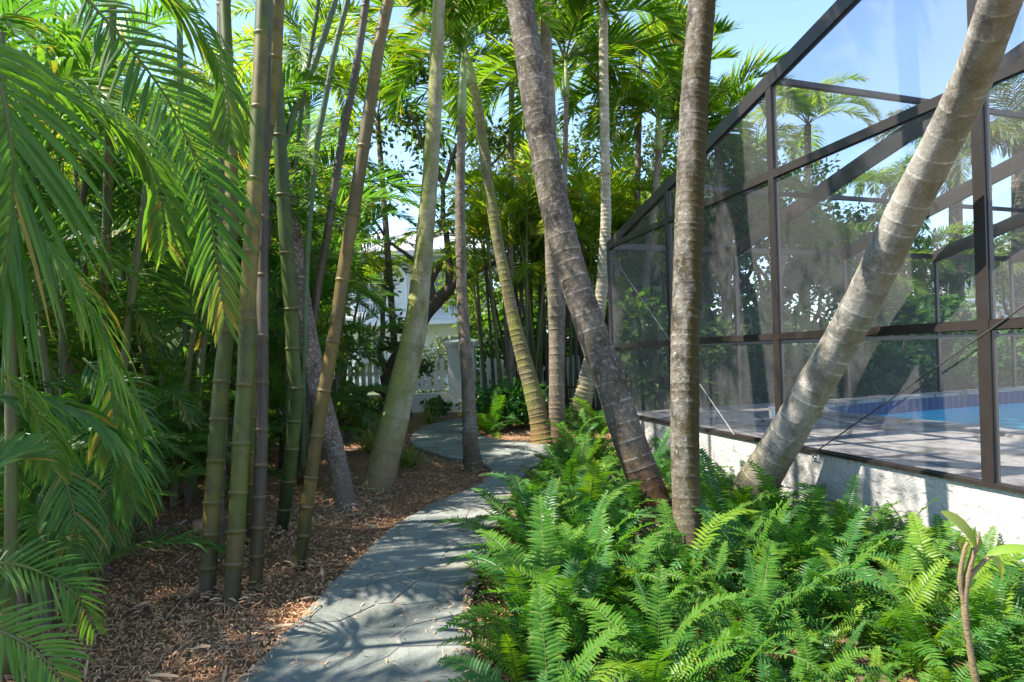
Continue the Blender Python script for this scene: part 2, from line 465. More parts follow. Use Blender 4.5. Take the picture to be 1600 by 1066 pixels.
def thing(name, label, cat, loc, group=None):
    o = bpy.data.objects.new(name, None)
    o.empty_display_size = 0.1
    COL.objects.link(o)
    o.location = loc
    o['_w'] = [loc[0], loc[1], loc[2]]
    return tag(o, label, cat, group)

def child(name, mesh, parent, loc=(0, 0, 0), rot=(0, 0, 0), sc=1.0):
    o = bpy.data.objects.new(name, mesh)
    COL.objects.link(o)
    o.parent = parent
    o.location = loc
    o.rotation_euler = rot
    o.scale = (sc, sc, sc) if not isinstance(sc, tuple) else sc
    return o

def spline(pts, per=8):
    """Catmull-Rom through tuples of any length"""
    P = [tuple(p) for p in pts]
    P = [tuple(2 * a - b for a, b in zip(P[0], P[1]))] + P + [tuple(2 * a - b for a, b in zip(P[-1], P[-2]))]
    out = []
    for i in range(1, len(P) - 2):
        for k in range(per):
            t = k / per
            out.append(tuple(0.5 * (2 * b + (c - a) * t + (2 * a - 5 * b + 4 * c - d) * t * t + (3 * b - a - 3 * c + d) * t ** 3)
                             for a, b, c, d in zip(P[i - 1], P[i], P[i + 1], P[i + 2])))
    out.append(P[-2])
    return out

def resample(pts, step):
    """pts: (x,y,z,r) -> list of (Vector, r, s) every `step` metres"""
    out, acc = [], 0.0
    nxt = 0.0
    for a, b in zip(pts, pts[1:]):
        va, vb = Vector(a[:3]), Vector(b[:3])
        L = (vb - va).length
        while nxt <= acc + L and L > 0:
            t = (nxt - acc) / L
            out.append((va.lerp(vb, t), a[3] + (b[3] - a[3]) * t, nxt))
            nxt += step
        acc += L
    return out, acc

# ------------------------------------------------------------------ trunks
def px_line(pix, Y0, Y1=None):
    """pixel polyline (x, y, width) from the base up -> world (x,y,z,r); depth goes Y0 -> Y1"""
    Y1 = Y0 if Y1 is None else Y1
    y0, y1 = pix[0][1], pix[-1][1]
    out = []
    for x, y, w in pix:
        t = (y0 - y) / max(1, (y0 - y1))
        Y = Y0 + (Y1 - Y0) * t
        p = at(x, y, Y)
        out.append((p.x, p.y, p.z, w / 2 / F * Y))
    return out

def extend_to(pts, z, r=None):
    a, b = pts[-2], pts[-1]
    d = [b[i] - a[i] for i in range(3)]
    k = 0
    out = list(pts)
    zz = b[2]
    if zz < z:
        m = (z - zz) / max(d[2], 0.05)
        m1 = m * 0.5
        out.append((b[0] + d[0] * m1 * 0.85, b[1] + d[1] * m1 * 0.85, zz + d[2] * m1, b[3] * 0.97))
        out.append((b[0] + d[0] * m * 0.55, b[1] + d[1] * m * 0.55, z, (r or b[3] * 0.92)))
    return out

def palm_trunk(pts, mat, parent, ring=0.11, step=0.05, nseg=20, seed=0, flare=0.0, name='trunk', ridge=False):
    sp = spline(pts, 10)
    rs, L = resample(sp, 0.012)
    rr = random.Random(seed)
    mb = MB()
    P, Rr, T = [], [], []
    s = -0.10
    def val(q):
        u = max(0.0, min(len(rs) - 1.001, q / 0.012))
        i = int(u); a, b, t = rs[i], rs[i + 1], u - int(u)
        return a[0].lerp(b[0], t), a[1] + (b[1] - a[1]) * t, q
    p0, r0, _ = rs[0]
    fl = lambda q: 1 + flare * math.exp(-max(q, 0) / 0.16)
    P.append(p0 - Vector((0, 0, 0.12))); Rr.append(r0 * (1 + flare)); T.append((0, 0, rr.random()))
    s = 0.0
    while s < L - 0.02:
        h = ring * rr.uniform(0.6, 1.5) * (1.0 if s > 0.5 else 0.7)
        rv = rr.random()
        st = step * rr.uniform(0.5, 1.5)
        if ridge:
            seq = ((0.0, 1.0, 0.0), (0.25, 1 + st * 0.5, 0.2), (0.45, 1 + st, 1), (0.62, 1 + st, 1), (0.70, 1.0, 0.0))
        else:
            w_ = min(0.3, 0.012 / h)
            seq = ((0.0, 1 + st, 1), (w_ * .5, 1 + st * 0.8, 1), (w_, 1 + st * .25, 0), (0.4, 1.0, 0), (0.72, 0.997, 0), (0.95, 1 + st * 0.5, 0.0))
        for f_, k_, m_ in seq:
            p, r, q = val(s + h * f_)
            k2 = r * k_ * fl(q)
            ph, am = rr.uniform(0, 6.28), rr.uniform(0.0, 0.03)
            P.append(p + Vector((0, 0, 0)))
            Rr.append((lambda an, k2=k2, q=q: k2 * (1 + 0.05 * noise.noise(Vector((math.cos(an) * 1.3, math.sin(an) * 1.3, q * 2.2 + seed * 7.3))) + 0.022 * noise.noise(Vector((math.cos(an) * 4, math.sin(an) * 4, q * 9 + seed * 3.1))))))
            T.append((m_ * rr.uniform(0.5, 1), min(1, q / max(2.2, L * 0.45)), rv))
        s += h
    mb.tube(P, Rr, nseg, T)
    return mb.build(name, mat, parent, True), rs[-1][0]

def bamboo_culm(pts, mat, parent, seed=0, node=0.30, name='culm'):
    sp = spline(pts, 10)
    rs, L = resample(sp, 0.01)
    rr = random.Random(seed)
    mb = MB()
    P, Rr, T = [], [], []
    p0, r0, _ = rs[0]
    P.append(p0 - Vector((0, 0, 0.08))); Rr.append(r0); T.append((0, 0.5, 0))
    s = 0.02
    first = True
    while s < L - 0.03:
        h = node * rr.uniform(0.85, 1.2) * min(1.25, 0.55 + s * 0.35)
        rv = rr.random()
        for off, k, nm in ((0.0, 1.0, 0.3), (0.006, 1.11, 1.0), (0.014, 1.12, 0.8), (0.019, 0.985, 0.9), (0.024, 1.0, 0.3), (0.05, 1.0, 0), (h * 0.6, 0.985, 0), (h - 0.02, 1.0, 0)):
            i = min(len(rs) - 1, int((s + off) / 0.01))
            f_ = (s + off) / 0.01 - i
            p = rs[i][0].lerp(rs[min(i + 1, len(rs) - 1)][0], max(0, min(1, f_)))
            P.append(p); Rr.append(rs[i][1] * k)
            T.append((nm, rv, min(1, (s + off) / 2.6)))
        s += h
    mb.tube(P, Rr, 16, T)
    return mb.build(name, mat, parent, True), rs

# ------------------------------------------------------------------ fronds
def leaflet(mb, p, d, wv, L, W, droop, rv, dead, seg=4, fold=0.0):
    """one narrow leaflet: centre line bends down by `droop`"""
    prof = (0.45, 1.0, 0.95, 0.62, 0.04) if seg == 4 else ((0.5, 1.0, 0.6, 0.05) if seg == 3 else (0.6, 0.95, 0.06))
    d = d.normalized()
    q = Vector(p)
    prev = None
    for k in range(seg + 1):
        w = wv - d * wv.dot(d)
        if w.length < 1e-6:
            w = Vector((0, 0, 1))
        w.normalize()
        hw = W * 0.5 * prof[k]
        dd = dead if k < seg - 1 else min(1, dead + 0.15 * (k - seg + 2) * (1 if rv > 0.7 else 0))
        t = (rv, dd, k / seg)
        if fold:
            nrm = d.cross(w)
            if nrm.z < 0: nrm = -nrm
            cur = (mb.vert(q - w * hw - nrm * (hw * fold), t), mb.vert(q, t), mb.vert(q + w * hw - nrm * (hw * fold), t))
        else:
            cur = (mb.vert(q - w * hw, t), mb.vert(q + w * hw, t))
        if prev:
            for a in range(len(cur) - 1):
                mb.face(prev[a], prev[a + 1], cur[a + 1], cur[a])
        prev = cur
        q = q + d * (L / seg)
        d = (d + Vector((0, 0, -droop * (k + 1) / seg))).normalized()

def frond_on(mb, pts, r0, ll, lw, n, vee=0.35, fwd=0.7, droop=0.35, seed=0, up=None, start=0.12, seg=4, fold=0.35, deadp=0.03, sides=(-1, 1), plum=0.15, mi=(0, 1), tipdead=0.0):
    """pinnate frond on a rachis polyline"""
    rr = random.Random(seed)
    sp = [Vector(p) for p in spline(pts, 8)]
    N = len(sp)
    cum = [0]
    for a, b in zip(sp, sp[1:]):
        cum.append(cum[-1] + (b - a).length)
    tot = cum[-1]
    mb.cur = mi[1]
    rp = sp[::2] if (N - 1) % 2 == 0 else sp[::2] + [sp[-1]]
    mb.tube(rp, [r0 * (1 - 0.85 * i / (len(rp) - 1)) for i in range(len(rp))], 5, [(0.6, 0, 0)] * len(rp), False)
    mb.cur = mi[0]
    j = 0
    for i in range(n):
        t = start + (1 - start) * (i + 0.5) / n
        s = t * tot
        while j < N - 2 and cum[j + 1] < s: j += 1
        p = sp[j].lerp(sp[j + 1], (s - cum[j]) / max(1e-6, cum[j + 1] - cum[j]))
        T = (sp[min(j + 2, N - 1)] - sp[max(j - 1, 0)]).normalized()
        upv = up if up is not None else Vector((0, 0, 1))
        S = T.cross(upv)
        if S.length < 0.05: S = T.cross(Vector((0.3, 1, 0)))
        S.normalize()
        Nn = S.cross(T).normalized()
        u = (t - start) / (1 - start)
        pl = (0.45 + 0.55 * min(1, u / 0.22)) * (1 - 0.62 * max(0, (u - 0.45) / 0.55) ** 1.5)
        for sd in sides:
            L = ll * pl * rr.uniform(0.86, 1.1)
            f = fwd + 0.55 * u + rr.uniform(-0.12, 0.12)
            d = T * math.sin(min(1.35, f)) + S * (sd * math.cos(min(1.35, f))) + Nn * (vee + rr.uniform(-plum, plum))
            dead = rr.uniform(0.5, 1) if rr.random() < deadp else 0
            if tipdead and u > 0.75: dead = max(dead, tipdead * (u - 0.75) * 4 * rr.random())
            leaflet(mb, p + S * (sd * r0 * 0.6), d, T, L, lw * rr.uniform(0.8, 1.15), droop * rr.uniform(0.6, 1.4), rr.random(), dead, seg, fold)

def arch(L, a0, bend, pw=1.25, n=7, side=0.0):
    """arching centre line in the XZ plane, starting at the origin"""
    pts = [(0, 0, 0)]
    x = y = z = 0.0
    for i in range(n):
        t = (i + 0.5) / n
        a = a0 - bend * t ** pw
        x += math.cos(a) * L / n
        z += math.sin(a) * L / n
        y += side * L / n * t
        pts.append((x, y, z))
    return pts

def frond_mesh(name, mat, L, a0, bend, ll, lw, n, **kw):
    mb = MB()
    frond_on(mb, arch(L, a0, bend, side=kw.pop('side', 0.0), pw=kw.pop('pw', 1.25)), kw.pop('r0', 0.011), ll, lw, n, **kw)
    return mb.mesh(name, [mat, M['rachis']], False)

def areca_set(mat, pre):
    out = []
    for i, (a0, bend, L) in enumerate([(1.35, 1.5, 1.9), (1.15, 1.7, 2.0), (0.95, 1.7, 1.9), (1.25, 2.2, 2.1), (0.7, 1.5, 1.7), (1.4, 1.1, 1.8)]):
        out.append(frond_mesh(pre, mat, L, a0, bend, 0.50, 0.030, 42, vee=0.30, fwd=0.62, droop=0.45, seed=i + 3, side=(i % 3 - 1) * 0.12, seg=4, fold=0.0, deadp=0.05, tipdead=(0.7 if i == 3 else 0.15)))
    return out
ARECA = areca_set(M['areca'], 'frond')
ARECA_D = areca_set(M['areca_dark'], 'frond')
ARECA_F = areca_set(M['areca_far'], 'frond')

def crown_set(mat, L, ll, lw, n, droop, vee, plum=0.25, prm=((1.3, 1.6), (0.95, 1.9), (0.6, 1.9), (0.2, 1.5), (1.0, 2.4)), fwd=0.6, deadp=0.03):
    return [frond_mesh('frond', mat, L, a0, b, ll, lw, n, vee=vee, fwd=fwd, droop=droop, seed=40 + i, seg=3, fold=0.0, plum=plum, r0=0.016, side=(i % 3 - 1) * 0.15, start=0.16, deadp=deadp) for i, (a0, b) in enumerate(prm)]
XMAS = crown_set(M['palm'], 1.9, 0.62, 0.045, 46, 0.35, 0.55, 0.35)
QUEEN = crown_set(M['palm_grey'], 2.6, 0.75, 0.035, 60, 1.1, 0.15, 0.5)
GREENQ = crown_set(M['palm'], 2.5, 0.7, 0.04, 54, 0.7, 0.2, 0.4)
LIGHTP = crown_set(M['areca_far'], 2.3, 0.62, 0.04, 50, 0.5, 0.3, 0.3)

def put_crown(parent, top, kit, n, seed, sc=1.0, spread=1.0, yaw0=None):
    rr = random.Random(seed)
    w = Vector(parent['_w'])
    y0 = rr.uniform(0, 6.28) if yaw0 is None else yaw0
    for i in range(n):
        m = kit[i % len(kit)]
        child('frond', m, parent, Vector(top) - w, (rr.uniform(-.08, .08), rr.uniform(-.08, .08), y0 + i * 2.399 + rr.uniform(-.2, .2)), sc * rr.uniform(0.85, 1.12))

def palm(label, pix, Y0, Y1, mat, top, seed, kit=XMAS, nf=12, sc=1.0, ring=0.11, step=0.05, flare=0.25, shaft=True, group=None, ridge=False, nseg=22):
    pts = px_line(pix, Y0, Y1)
    if top: pts = extend_to(pts, top)
    root = thing('palm_tree', label, 'palm', pts[0][:3], group)
    _, tp = palm_trunk(pts, mat, root, ring, step, nseg, seed, flare, ridge=ridge)
    tp = Vector(pts[-1][:3])
    if shaft:
        d = (Vector(pts[-1][:3]) - Vector(pts[-2][:3])).normalized()
        mb = MB()
        r = pts[-1][3]
        mb.tube([tp - d * 0.03, tp + d * 0.12, tp + d * 0.4, tp + d * 0.75], [r * 1.05, r * 1.25, r * 0.95, r * 0.5], 14)
        mb.build('crownshaft', M['crownshaft'], root, True)
        tp = tp + d * 0.7
    if nf:
        put_crown(root, tp, kit, nf, seed, sc)
    return root

# ------------------------------------------------------------------ ground, path
PATHPX = [(745, 1066), (736, 960), (762, 880), (792, 800), (822, 745), (868, 712), (850, 697), (770, 690), (738, 675), (724, 659), (690, 662), (656, 674), (641, 688), (648, 702), (690, 717), (742, 728), (768, 740), (758, 756), (730, 772), (640, 814), (560, 882), (470, 977), (385, 1066)]
pp = [gr(x, y) for x, y in PATHPX]
poly = [(-0.12, -2.5), (-0.13, 1.5)] + [(p.x, p.y) for p in pp] + [(-1.32, 1.9), (-1.6, 0.5), (-1.7, -2.5)]
PATH = [(q[0], q[1]) for q in spline([poly[i] for i in range(len(poly))], 14)]
PATH = [(x + 0.022 * noise.noise(Vector((x * 4, y * 4, 1))) + 0.016 * noise.noise(Vector((x * 13, y * 13, 5))), y + 0.02 * noise.noise(Vector((x * 5, y * 5, 9)))) for x, y in PATH]
def in_poly(x, y, P):
    c = False
    n = len(P)
    j = n - 1
    for i in range(n):
        if (P[i][1] > y) != (P[j][1] > y) and x < (P[j][0] - P[i][0]) * (y - P[i][1]) / (P[j][1] - P[i][1]) + P[i][0]:
            c = not c
        j = i
    return c

mb = MB()
N = 60
S = 260
gv = {}
xs = [-130 + 260 * i / N for i in range(N + 1)]
for i in range(N + 1):
    for j in range(N + 1):
        gv[i, j] = mb.vert((xs[i], xs[j] + 60, 0))
for i in range(N):
    for j in range(N):
        mb.face(gv[i, j], gv[i + 1, j], gv[i + 1, j + 1], gv[i, j + 1])
tag(mb.build('ground', M['mulch']), kind='structure')

mb = MB()
top = 0.045
cx = [mb.vert((x, y, top)) for x, y in PATH]
mb.f.append(tuple(cx)); mb.mi.append(0)
low = [mb.vert((x + noise.noise(Vector((x * 3, y * 3, 0))) * 0.02, y, -0.03)) for x, y in PATH]
for i in range(len(PATH)):
    j = (i + 1) % len(PATH)
    mb.face(cx[i], low[i], low[j], cx[j])
tag(mb.build('path', M['mortar']), kind='structure')

# irregular flagstones laid in the mortar of the path
def clip(subj, cellp):
    out = subj
    for i in range(len(cellp)):
        a, b = cellp[i], cellp[(i + 1) % len(cellp)]
        ex, ey = b[0] - a[0], b[1] - a[1]
        src, out = out, []
        for j in range(len(src)):
            p, q = src[j], src[(j + 1) % len(src)]
            dp = ex * (p[1] - a[1]) - ey * (p[0] - a[0])
            dq = ex * (q[1] - a[1]) - ey * (q[0] - a[0])
            if dp >= 0: out.append(p)
            if (dp >= 0) != (dq >= 0):
                t = dp / (dp - dq)
                out.append((p[0] + (q[0] - p[0]) * t, p[1] + (q[1] - p[1]) * t))
        if not out: return []
    return out
rq = random.Random(31)
seeds = []
for tr in range(9000):
    y = rq.uniform(0.6, 15); x = rq.uniform(-3.6, 1.6)
    if not any(in_poly(x + dx, y + dy, PATH) for dx, dy in ((0, 0), (.3, 0), (-.3, 0), (0, .3), (0, -.3))): continue
    dmin = rq.choice((0.20, 0.40, 0.52, 0.62))
    if all((x - u[0]) ** 2 + (y - u[1]) ** 2 > max(dmin, u[2]) ** 2 * (0.55 if dmin < .3 else 1) for u in seeds):
        seeds.append((x, y, dmin))
inner = []
n_ = len(PATH)
for i in range(n_):
    a, b = PATH[i - 1], PATH[(i + 1) % n_]
    tx, ty = b[0] - a[0], b[1] - a[1]
    L_ = math.hypot(tx, ty) or 1
    inner.append((PATH[i][0] - ty / L_ * 0.008, PATH[i][1] + tx / L_ * 0.008))
mb = MB()
for k, (x, y, d_) in enumerate(seeds):
    cellp = [(x - 1.3, y - 1.3), (x + 1.3, y - 1.3), (x + 1.3, y + 1.3), (x - 1.3, y + 1.3)]
    gap = rq.uniform(0.005, 0.011)
    for j, (u, v, e_) in enumerate(seeds):
        if j == k or abs(u - x) > 2.4 or abs(v - y) > 2.4: continue
        w = 0.5 + 0.10 * (d_ - e_) / 0.4      # bigger stones push the joint outwards
        L_ = math.hypot(u - x, v - y)
        mx, my = x + (u - x) * w - (u - x) / L_ * gap, y + (v - y) * w - (v - y) / L_ * gap
        px_, py_ = -(v - y) / L_, (u - x) / L_
        # keep the half plane that holds (x, y): it lies to the left of the edge direction
        A, B = (mx - px_ * 5, my - py_ * 5), (mx + px_ * 5, my + py_ * 5)
        src, out = cellp, []
        for q in range(len(src)):
            p1, p2 = src[q], src[(q + 1) % len(src)]
            d1 = (p1[0] - mx) * (u - x) + (p1[1] - my) * (v - y)
            d2 = (p2[0] - mx) * (u - x) + (p2[1] - my) * (v - y)
            if d1 <= 0: out.append(p1)
            if (d1 <= 0) != (d2 <= 0):
                t = d1 / (d1 - d2)
                out.append((p1[0] + (p2[0] - p1[0]) * t, p1[1] + (p2[1] - p1[1]) * t))
        cellp = out
        if len(cellp) < 3: break
    if len(cellp) < 3: continue
    pol = clip(inner, cellp)
    if len(pol) < 3: continue
    fine = []
    for i in range(len(pol)):
        a, b = pol[i], pol[(i + 1) % len(pol)]
        L_ = math.hypot(b[0] - a[0], b[1] - a[1])
        m_ = max(1, int(L_ / 0.04))
        for q in range(m_):
            fx, fy = a[0] + (b[0] - a[0]) * q / m_, a[1] + (b[1] - a[1]) * q / m_
            sx, sy = fx + x * 3.1, fy + y * 1.7
            fine.append((fx + 0.011 * noise.noise(Vector((sx * 8, sy * 8, k))) + 0.02 * noise.noise(Vector((fx * 2.2, fy * 2.2, 4))), fy + 0.011 * noise.noise(Vector((sx * 8, sy * 8, k + 50))) + 0.02 * noise.noise(Vector((fx * 2.2, fy * 2.2, 14)))))
    t = (rq.random(), 1.0 if rq.random() < 0.16 else 0.0, rq.random())
    z1 = top + rq.uniform(0.003, 0.006)
    cxm, cym = sum(q[0] for q in fine) / len(fine), sum(q[1] for q in fine) / len(fine)
    up_ = [mb.vert((q[0] + (cxm - q[0]) * .012, q[1] + (cym - q[1]) * .012, z1), t) for q in fine]
    dn_ = [mb.vert((q[0], q[1], top - 0.004), t) for q in fine]
    mb.face(*up_)
    for i in range(len(fine)):
        j = (i + 1) % len(fine)
        mb.face(up_[i], dn_[i], dn_[j], up_[j])
tag(mb.build('paving', M['flag']), kind='structure')

# mulch chips (uncountable)
mb = MB()
rc = random.Random(5)
def chip(x, y, L, W, pale, z=0.012):
    yaw = rc.uniform(0, 6.28)
    pit = rc.gauss(0, 0.28)
    rol = rc.gauss(0, 0.5)
    X = Vector((math.cos(yaw) * math.cos(pit), math.sin(yaw) * math.cos(pit), math.sin(pit)))
    Yv = Vector((-math.sin(yaw) * math.cos(rol), math.cos(yaw) * math.cos(rol), math.sin(rol)))
    c = Vector((x, y, z + rc.uniform(0, 0.022)))
    r = rc.random()
    t = (r, pale, 0)
    b = Vector((0, 0, rc.uniform(0, 0.012)))
    a0, a1 = mb.vert(c - X * L / 2 - Yv * W * .3, t), mb.vert(c - X * L / 2 + Yv * W * .3, t)
    b0, b1 = mb.vert(c + b - Yv * W / 2, t), mb.vert(c + b + Yv * W / 2, t)
    c0, c1 = mb.vert(c + X * L / 2 - Yv * W * .2, t), mb.vert(c + X * L / 2 + Yv * W * .25, t)
    mb.face(a0, b0, b1, a1)
    mb.face(b0, c0, c1, b1)
cnt = 0
while cnt < 78000:
    Y = 2.0 + 13 * rc.random() ** 2.2
    X = rc.uniform(-0.95 * Y, 0.18 * Y + 0.3)
    if Y > 9 and X < -5: continue
    if in_poly(X, Y, PATH):
        edge = not in_poly(X - .06, Y, PATH) or not in_poly(X + .06, Y, PATH)
        if rc.random() > (0.45 if edge else 0.016): continue
        chip(X, Y, rc.uniform(.02, .05), .008, 0.4 * rc.random(), 0.047)
        cnt += 1
        continue
    nn = noise.noise(Vector((X * 0.9, Y * 0.9, 3)))
    pale = max(0, min(1, nn * 1.4 - 0.22 + rc.uniform(-0.3, 0.35)))
    chip(X, Y, rc.uniform(0.012, 0.046) * (1 + 0.03 * Y), rc.uniform(0.003, 0.008) * (1 + 0.04 * Y), pale)
    cnt += 1
for i in range(240):
    Y = 2.2 + 6 * rc.random() ** 1.3
    X = rc.uniform(-0.75 * Y, -0.2 * Y)
    if not in_poly(X, Y, PATH):
        chip(X, Y, rc.uniform(0.09, 0.17), rc.uniform(0.010, 0.022), rc.uniform(0.0, 0.5), 0.03)
for (bx0, by0, br) in [(541, 792, .15), (590, 766, .20), (740, 735, .15), (850, 690, .2), (870, 692, .16), (1028, 812, .18), (1079, 915, .12), (1160, 800, .20), (323, 937, .06), (361, 953, .06), (399, 924, .05), (439, 835, .06), (467, 891, .05), (392, 850, .05), (346, 890, .05)]:
    q = gr(bx0, by0)
    for i in range(int(260 * br) + 30):
        a = rc.uniform(0, 6.28); rr_ = br + abs(rc.gauss(0, .05))
        chip(q.x + rr_ * math.cos(a), q.y + rr_ * math.sin(a), rc.uniform(.03, .09), rc.uniform(.005, .014), rc.uniform(0, .5), 0.02 + max(0, .04 - (rr_ - br) * .4))
tag(mb.build('mulch_chips', M['chip']), kind='stuff')

# ------------------------------------------------------------------ pool cage
DECK = 0.50
wray = ray(543, 564); wdir = Vector((-wray.x, -wray.y, 0)).normalized()      # along the wall, towards the camera
C0 = at(960, 645, 9.6); C0 = Vector((C0.x, C0.y, 0))
wn_ = Vector((-wdir.y, wdir.x, 0))
if wn_.x < 0: wn_ = -wn_                                                       # into the cage
SILL = at(960, 645, 9.6).z
EAVE = at(960, 385, 9.6).z
bang = R(20)
bdir = Vector((math.cos(bang), math.sin(bang), 0))                             # along the back wall, to the right
def wall_hit(px, py):
    r = ray(px, py)
    t = (C0 - CAM).dot(wn_) / r.dot(wn_)
    return CAM + r * t
def wall_s(px, py): return (wall_hit(px, py) - C0).dot(wdir)
SP = [0.0, wall_s(1049, 500), wall_s(1215, 500), wall_s(1541, 500)]
SP += [SP[-1] + 1.95, SP[-1] + 3.9]
W_END = SP[-1]
hit = wall_hit(1215, 115)
PITCH = (hit.z - EAVE) / (hit - C0).dot(wdir)
BP = []
bn = Vector((-bdir.y, bdir.x, 0))
for px in (1152, 1322, 1465, 1582):
    r = ray(px, 500); t = (C0 - CAM).dot(bn) / r.dot(bn)
    BP.append(((CAM + r * t) - C0).dot(bdir))
BP += [BP[-1] + 2.2]
B_END = BP[-1]
def wp(s, z, inn=0.0): p = C0 + wdir * s + bdir * inn; return Vector((p.x, p.y, z))
def roofz(s): return EAVE + PITCH * s

cage = thing('pool_cage', 'tall bronze aluminium screen enclosure standing over the swimming pool', 'pool enclosure', wp(0, 0))
def member(name, a, b, w, h, up=Vector((0, 0, 1))):
    m = MB(); m.bar(a, b, w, h, up)
    # a thinner spline groove strip proud of each face for a profiled look
    m.bar(a, b, w * 0.35, h + 0.012, up)
    return m.build(name, M['bronze'], cage)
PW = 0.075
for i, s in enumerate(SP):
    member('post', wp(s, SILL + 0.024), wp(s, roofz(s) - 0.03), 0.055 if i < 3 else 0.06, PW, wdir)
for i in range(len(SP) - 1):
    a, b = SP[i] + PW / 2, SP[i + 1] - PW / 2
    zc = 1.4 + (C0 - CAM).y * 0
    zr = wall_hit(1221, 526).z
    member('chair_rail', wp(a, zr), wp(b, zr), 0.05, 0.055)
    member('eave_rail', wp(a, EAVE), wp(b, EAVE), 0.055, 0.07)
member('sill_rail', wp(-0.04, SILL + 0.010), wp(W_END, SILL + 0.010), 0.085, 0.026)
member('rake_beam', wp(-0.03, roofz(-0.03)), wp(W_END, roofz(W_END)), 0.06, 0.13)
for s in SP[1:]:
    member('purlin', wp(s, roofz(s) + 0.01, 0.04), wp(s, roofz(s) + 0.01, B_END), 0.05, 0.05)
for i, b in enumerate(BP):
    member('post', wp(0, DECK, b), wp(0, EAVE - 0.05, b), 0.05, 0.065, bdir)
    member('rafter', wp(0.0, EAVE, b), wp(W_END, roofz(W_END), b), 0.055, 0.20)
zr = wall_hit(1221, 526).z
prev = 0
for b in BP:
    member('chair_rail', wp(0, zr, prev + 0.04), wp(0, zr, b - 0.04), 0.05, 0.055)
    member('eave_rail', wp(0, EAVE, prev + 0.04), wp(0, EAVE, b - 0.04), 0.055, 0.08)
    prev = b
for s in SP[1:]:
    member('post', wp(s, DECK, B_END), wp(s, roofz(s) - 0.05, B_END), 0.05, 0.065, wdir)
member('chair_rail', wp(0.05, zr, B_END), wp(W_END, zr, B_END), 0.05, 0.055)
member('eave_rail', wp(0.05, EAVE, B_END), wp(W_END, EAVE, B_END), 0.055, 0.08)
def panel(*p):
    m = MB(); m.face(*[m.vert(q) for q in p])
    return m.build('screen_panel', M['screen'], cage)
for i in range(len(SP) - 1):
    a, b = SP[i], SP[i + 1]
    panel(wp(a, SILL, 0.002), wp(b, SILL, 0.002), wp(b, EAVE, 0.002), wp(a, EAVE, 0.002))
    panel(wp(a, EAVE, 0.002), wp(b, EAVE, 0.002), wp(b, roofz(b), 0.002), wp(a, roofz(a), 0.002))
    pb = 0
    for bb in BP:
        panel(wp(a, roofz(a) + .03, pb), wp(b, roofz(b) + .03, pb), wp(b, roofz(b) + .03, bb), wp(a, roofz(a) + .03, bb))
        pb = bb
pb = 0
for bb in BP:
    panel(wp(0, DECK, pb), wp(0, DECK, bb), wp(0, EAVE, bb), wp(0, EAVE, pb))
    pb = bb
m = MB(); m.tube([wall_hit(972, 418) - wn_ * 0.03, wall_hit(1152, 680) - wn_ * 0.03], [0.004, 0.004], 6)
tag(m.build('brace_cable', M['cable'], cage), 'pale steel brace cable across the far bay')
m = MB(); m.tube([wall_hit(1640, 455) - wn_ * 0.03, wall_hit(1283, 703) - wn_ * 0.03], [0.005, 0.005], 6)
tag(m.build('brace_cable', M['cable_dark'], cage), 'thin dark brace cable across the near bays')

# stucco retaining wall with a hardware plate, deck, pool
m = MB()
p0, p1 = wp(-0.06, 0), wp(W_END, 0)
mid = (p0 + p1) / 2 + wn_ * 0.06
m.box(Vector((mid.x, mid.y, (SILL - 0.004) / 2 - 0.1)), (p1 - p0).length, 0.16, SILL + 0.196, (wdir, -wn_, Vector((0, 0, 1))))
rw = m.build('retaining_wall', M['stucco'], None, False, (C0.x, C0.y, 0))
tag(rw, 'low white rough stucco wall carrying the screen enclosure above the ferns', 'wall')
pl = wall_hit(1279, 712)
m = MB()
q = pl - wn_ * 0.028
m.box(q, 0.09, 0.006, 0.085, (wdir, -wn_, Vector((0, 0, 1))))
cl = thing('cable_anchor', 'small white plate with a dark hook on the stucco wall', 'cable anchor', q)
m.build('plate', M['plastic'], cl)
m = MB(); hk = [q - wn_ * 0.012 + wdir * (0.022 * math.cos(a)) + Vector((0, 0, 0.022 * math.sin(a))) for a in [i * 0.5 for i in range(12)]]
m.tube(hk, [0.005] * len(hk), 6)
m.build('hook', M['lead'], cl, True)

POOLPX = [(1283, 637), (1330, 630), (1440, 619), (1600, 606), (1800, 588), (2000, 640), (1800, 700), (1700, 690), (1600, 678), (1530, 669), (1450, 661), (1360, 652), (1300, 645)]
POOL = [gr(x, y, DECK) for x, y in POOLPX]
# keep the pool inside the cage
POOLC = []
for p in POOL:
    d = (p - C0).dot(bn)
    if d > -0.55: p = p - bn * (d + 0.55)
    POOLC.append((p.x, p.y))
POOLC = POOLC[:4] + [(11.3, 12.35), (12.2, 9.0), (10.6, 5.6), (6.2, 4.7)] + POOLC[7:]
POOLS = [tuple(q) for q in spline(POOLC + [POOLC[0]], 6)][:-1]
a_, b_ = wp(-0.1, 0, 0.10), wp(-0.1, 0, B_END + 1.5)
c_, d_ = wp(W_END, 0, B_END + 1.5), wp(W_END, 0, 0.10)
from mathutils.geometry import tessellate_polygon
out_ = [Vector((q.x, q.y, DECK)) for q in (a_, b_, c_, d_)]
hol_ = [Vector((x, y, DECK)) for x, y in POOLS]
tri = tessellate_polygon([out_, hol_])
allv = out_ + hol_
me = bpy.data.meshes.new('pool_deck')
me.from_pydata([tuple(v) for v in allv], [], [tuple(t) if (allv[t[1]] - allv[t[0]]).cross(allv[t[2]] - allv[t[0]]).z > 0 else tuple(reversed(t)) for t in tri])
me.materials.append(M['deck'])
dk = bpy.data.objects.new('pool_deck', me); COL.objects.link(dk); tag(dk, kind='structure')
m = MB()   # back edge of the deck slab
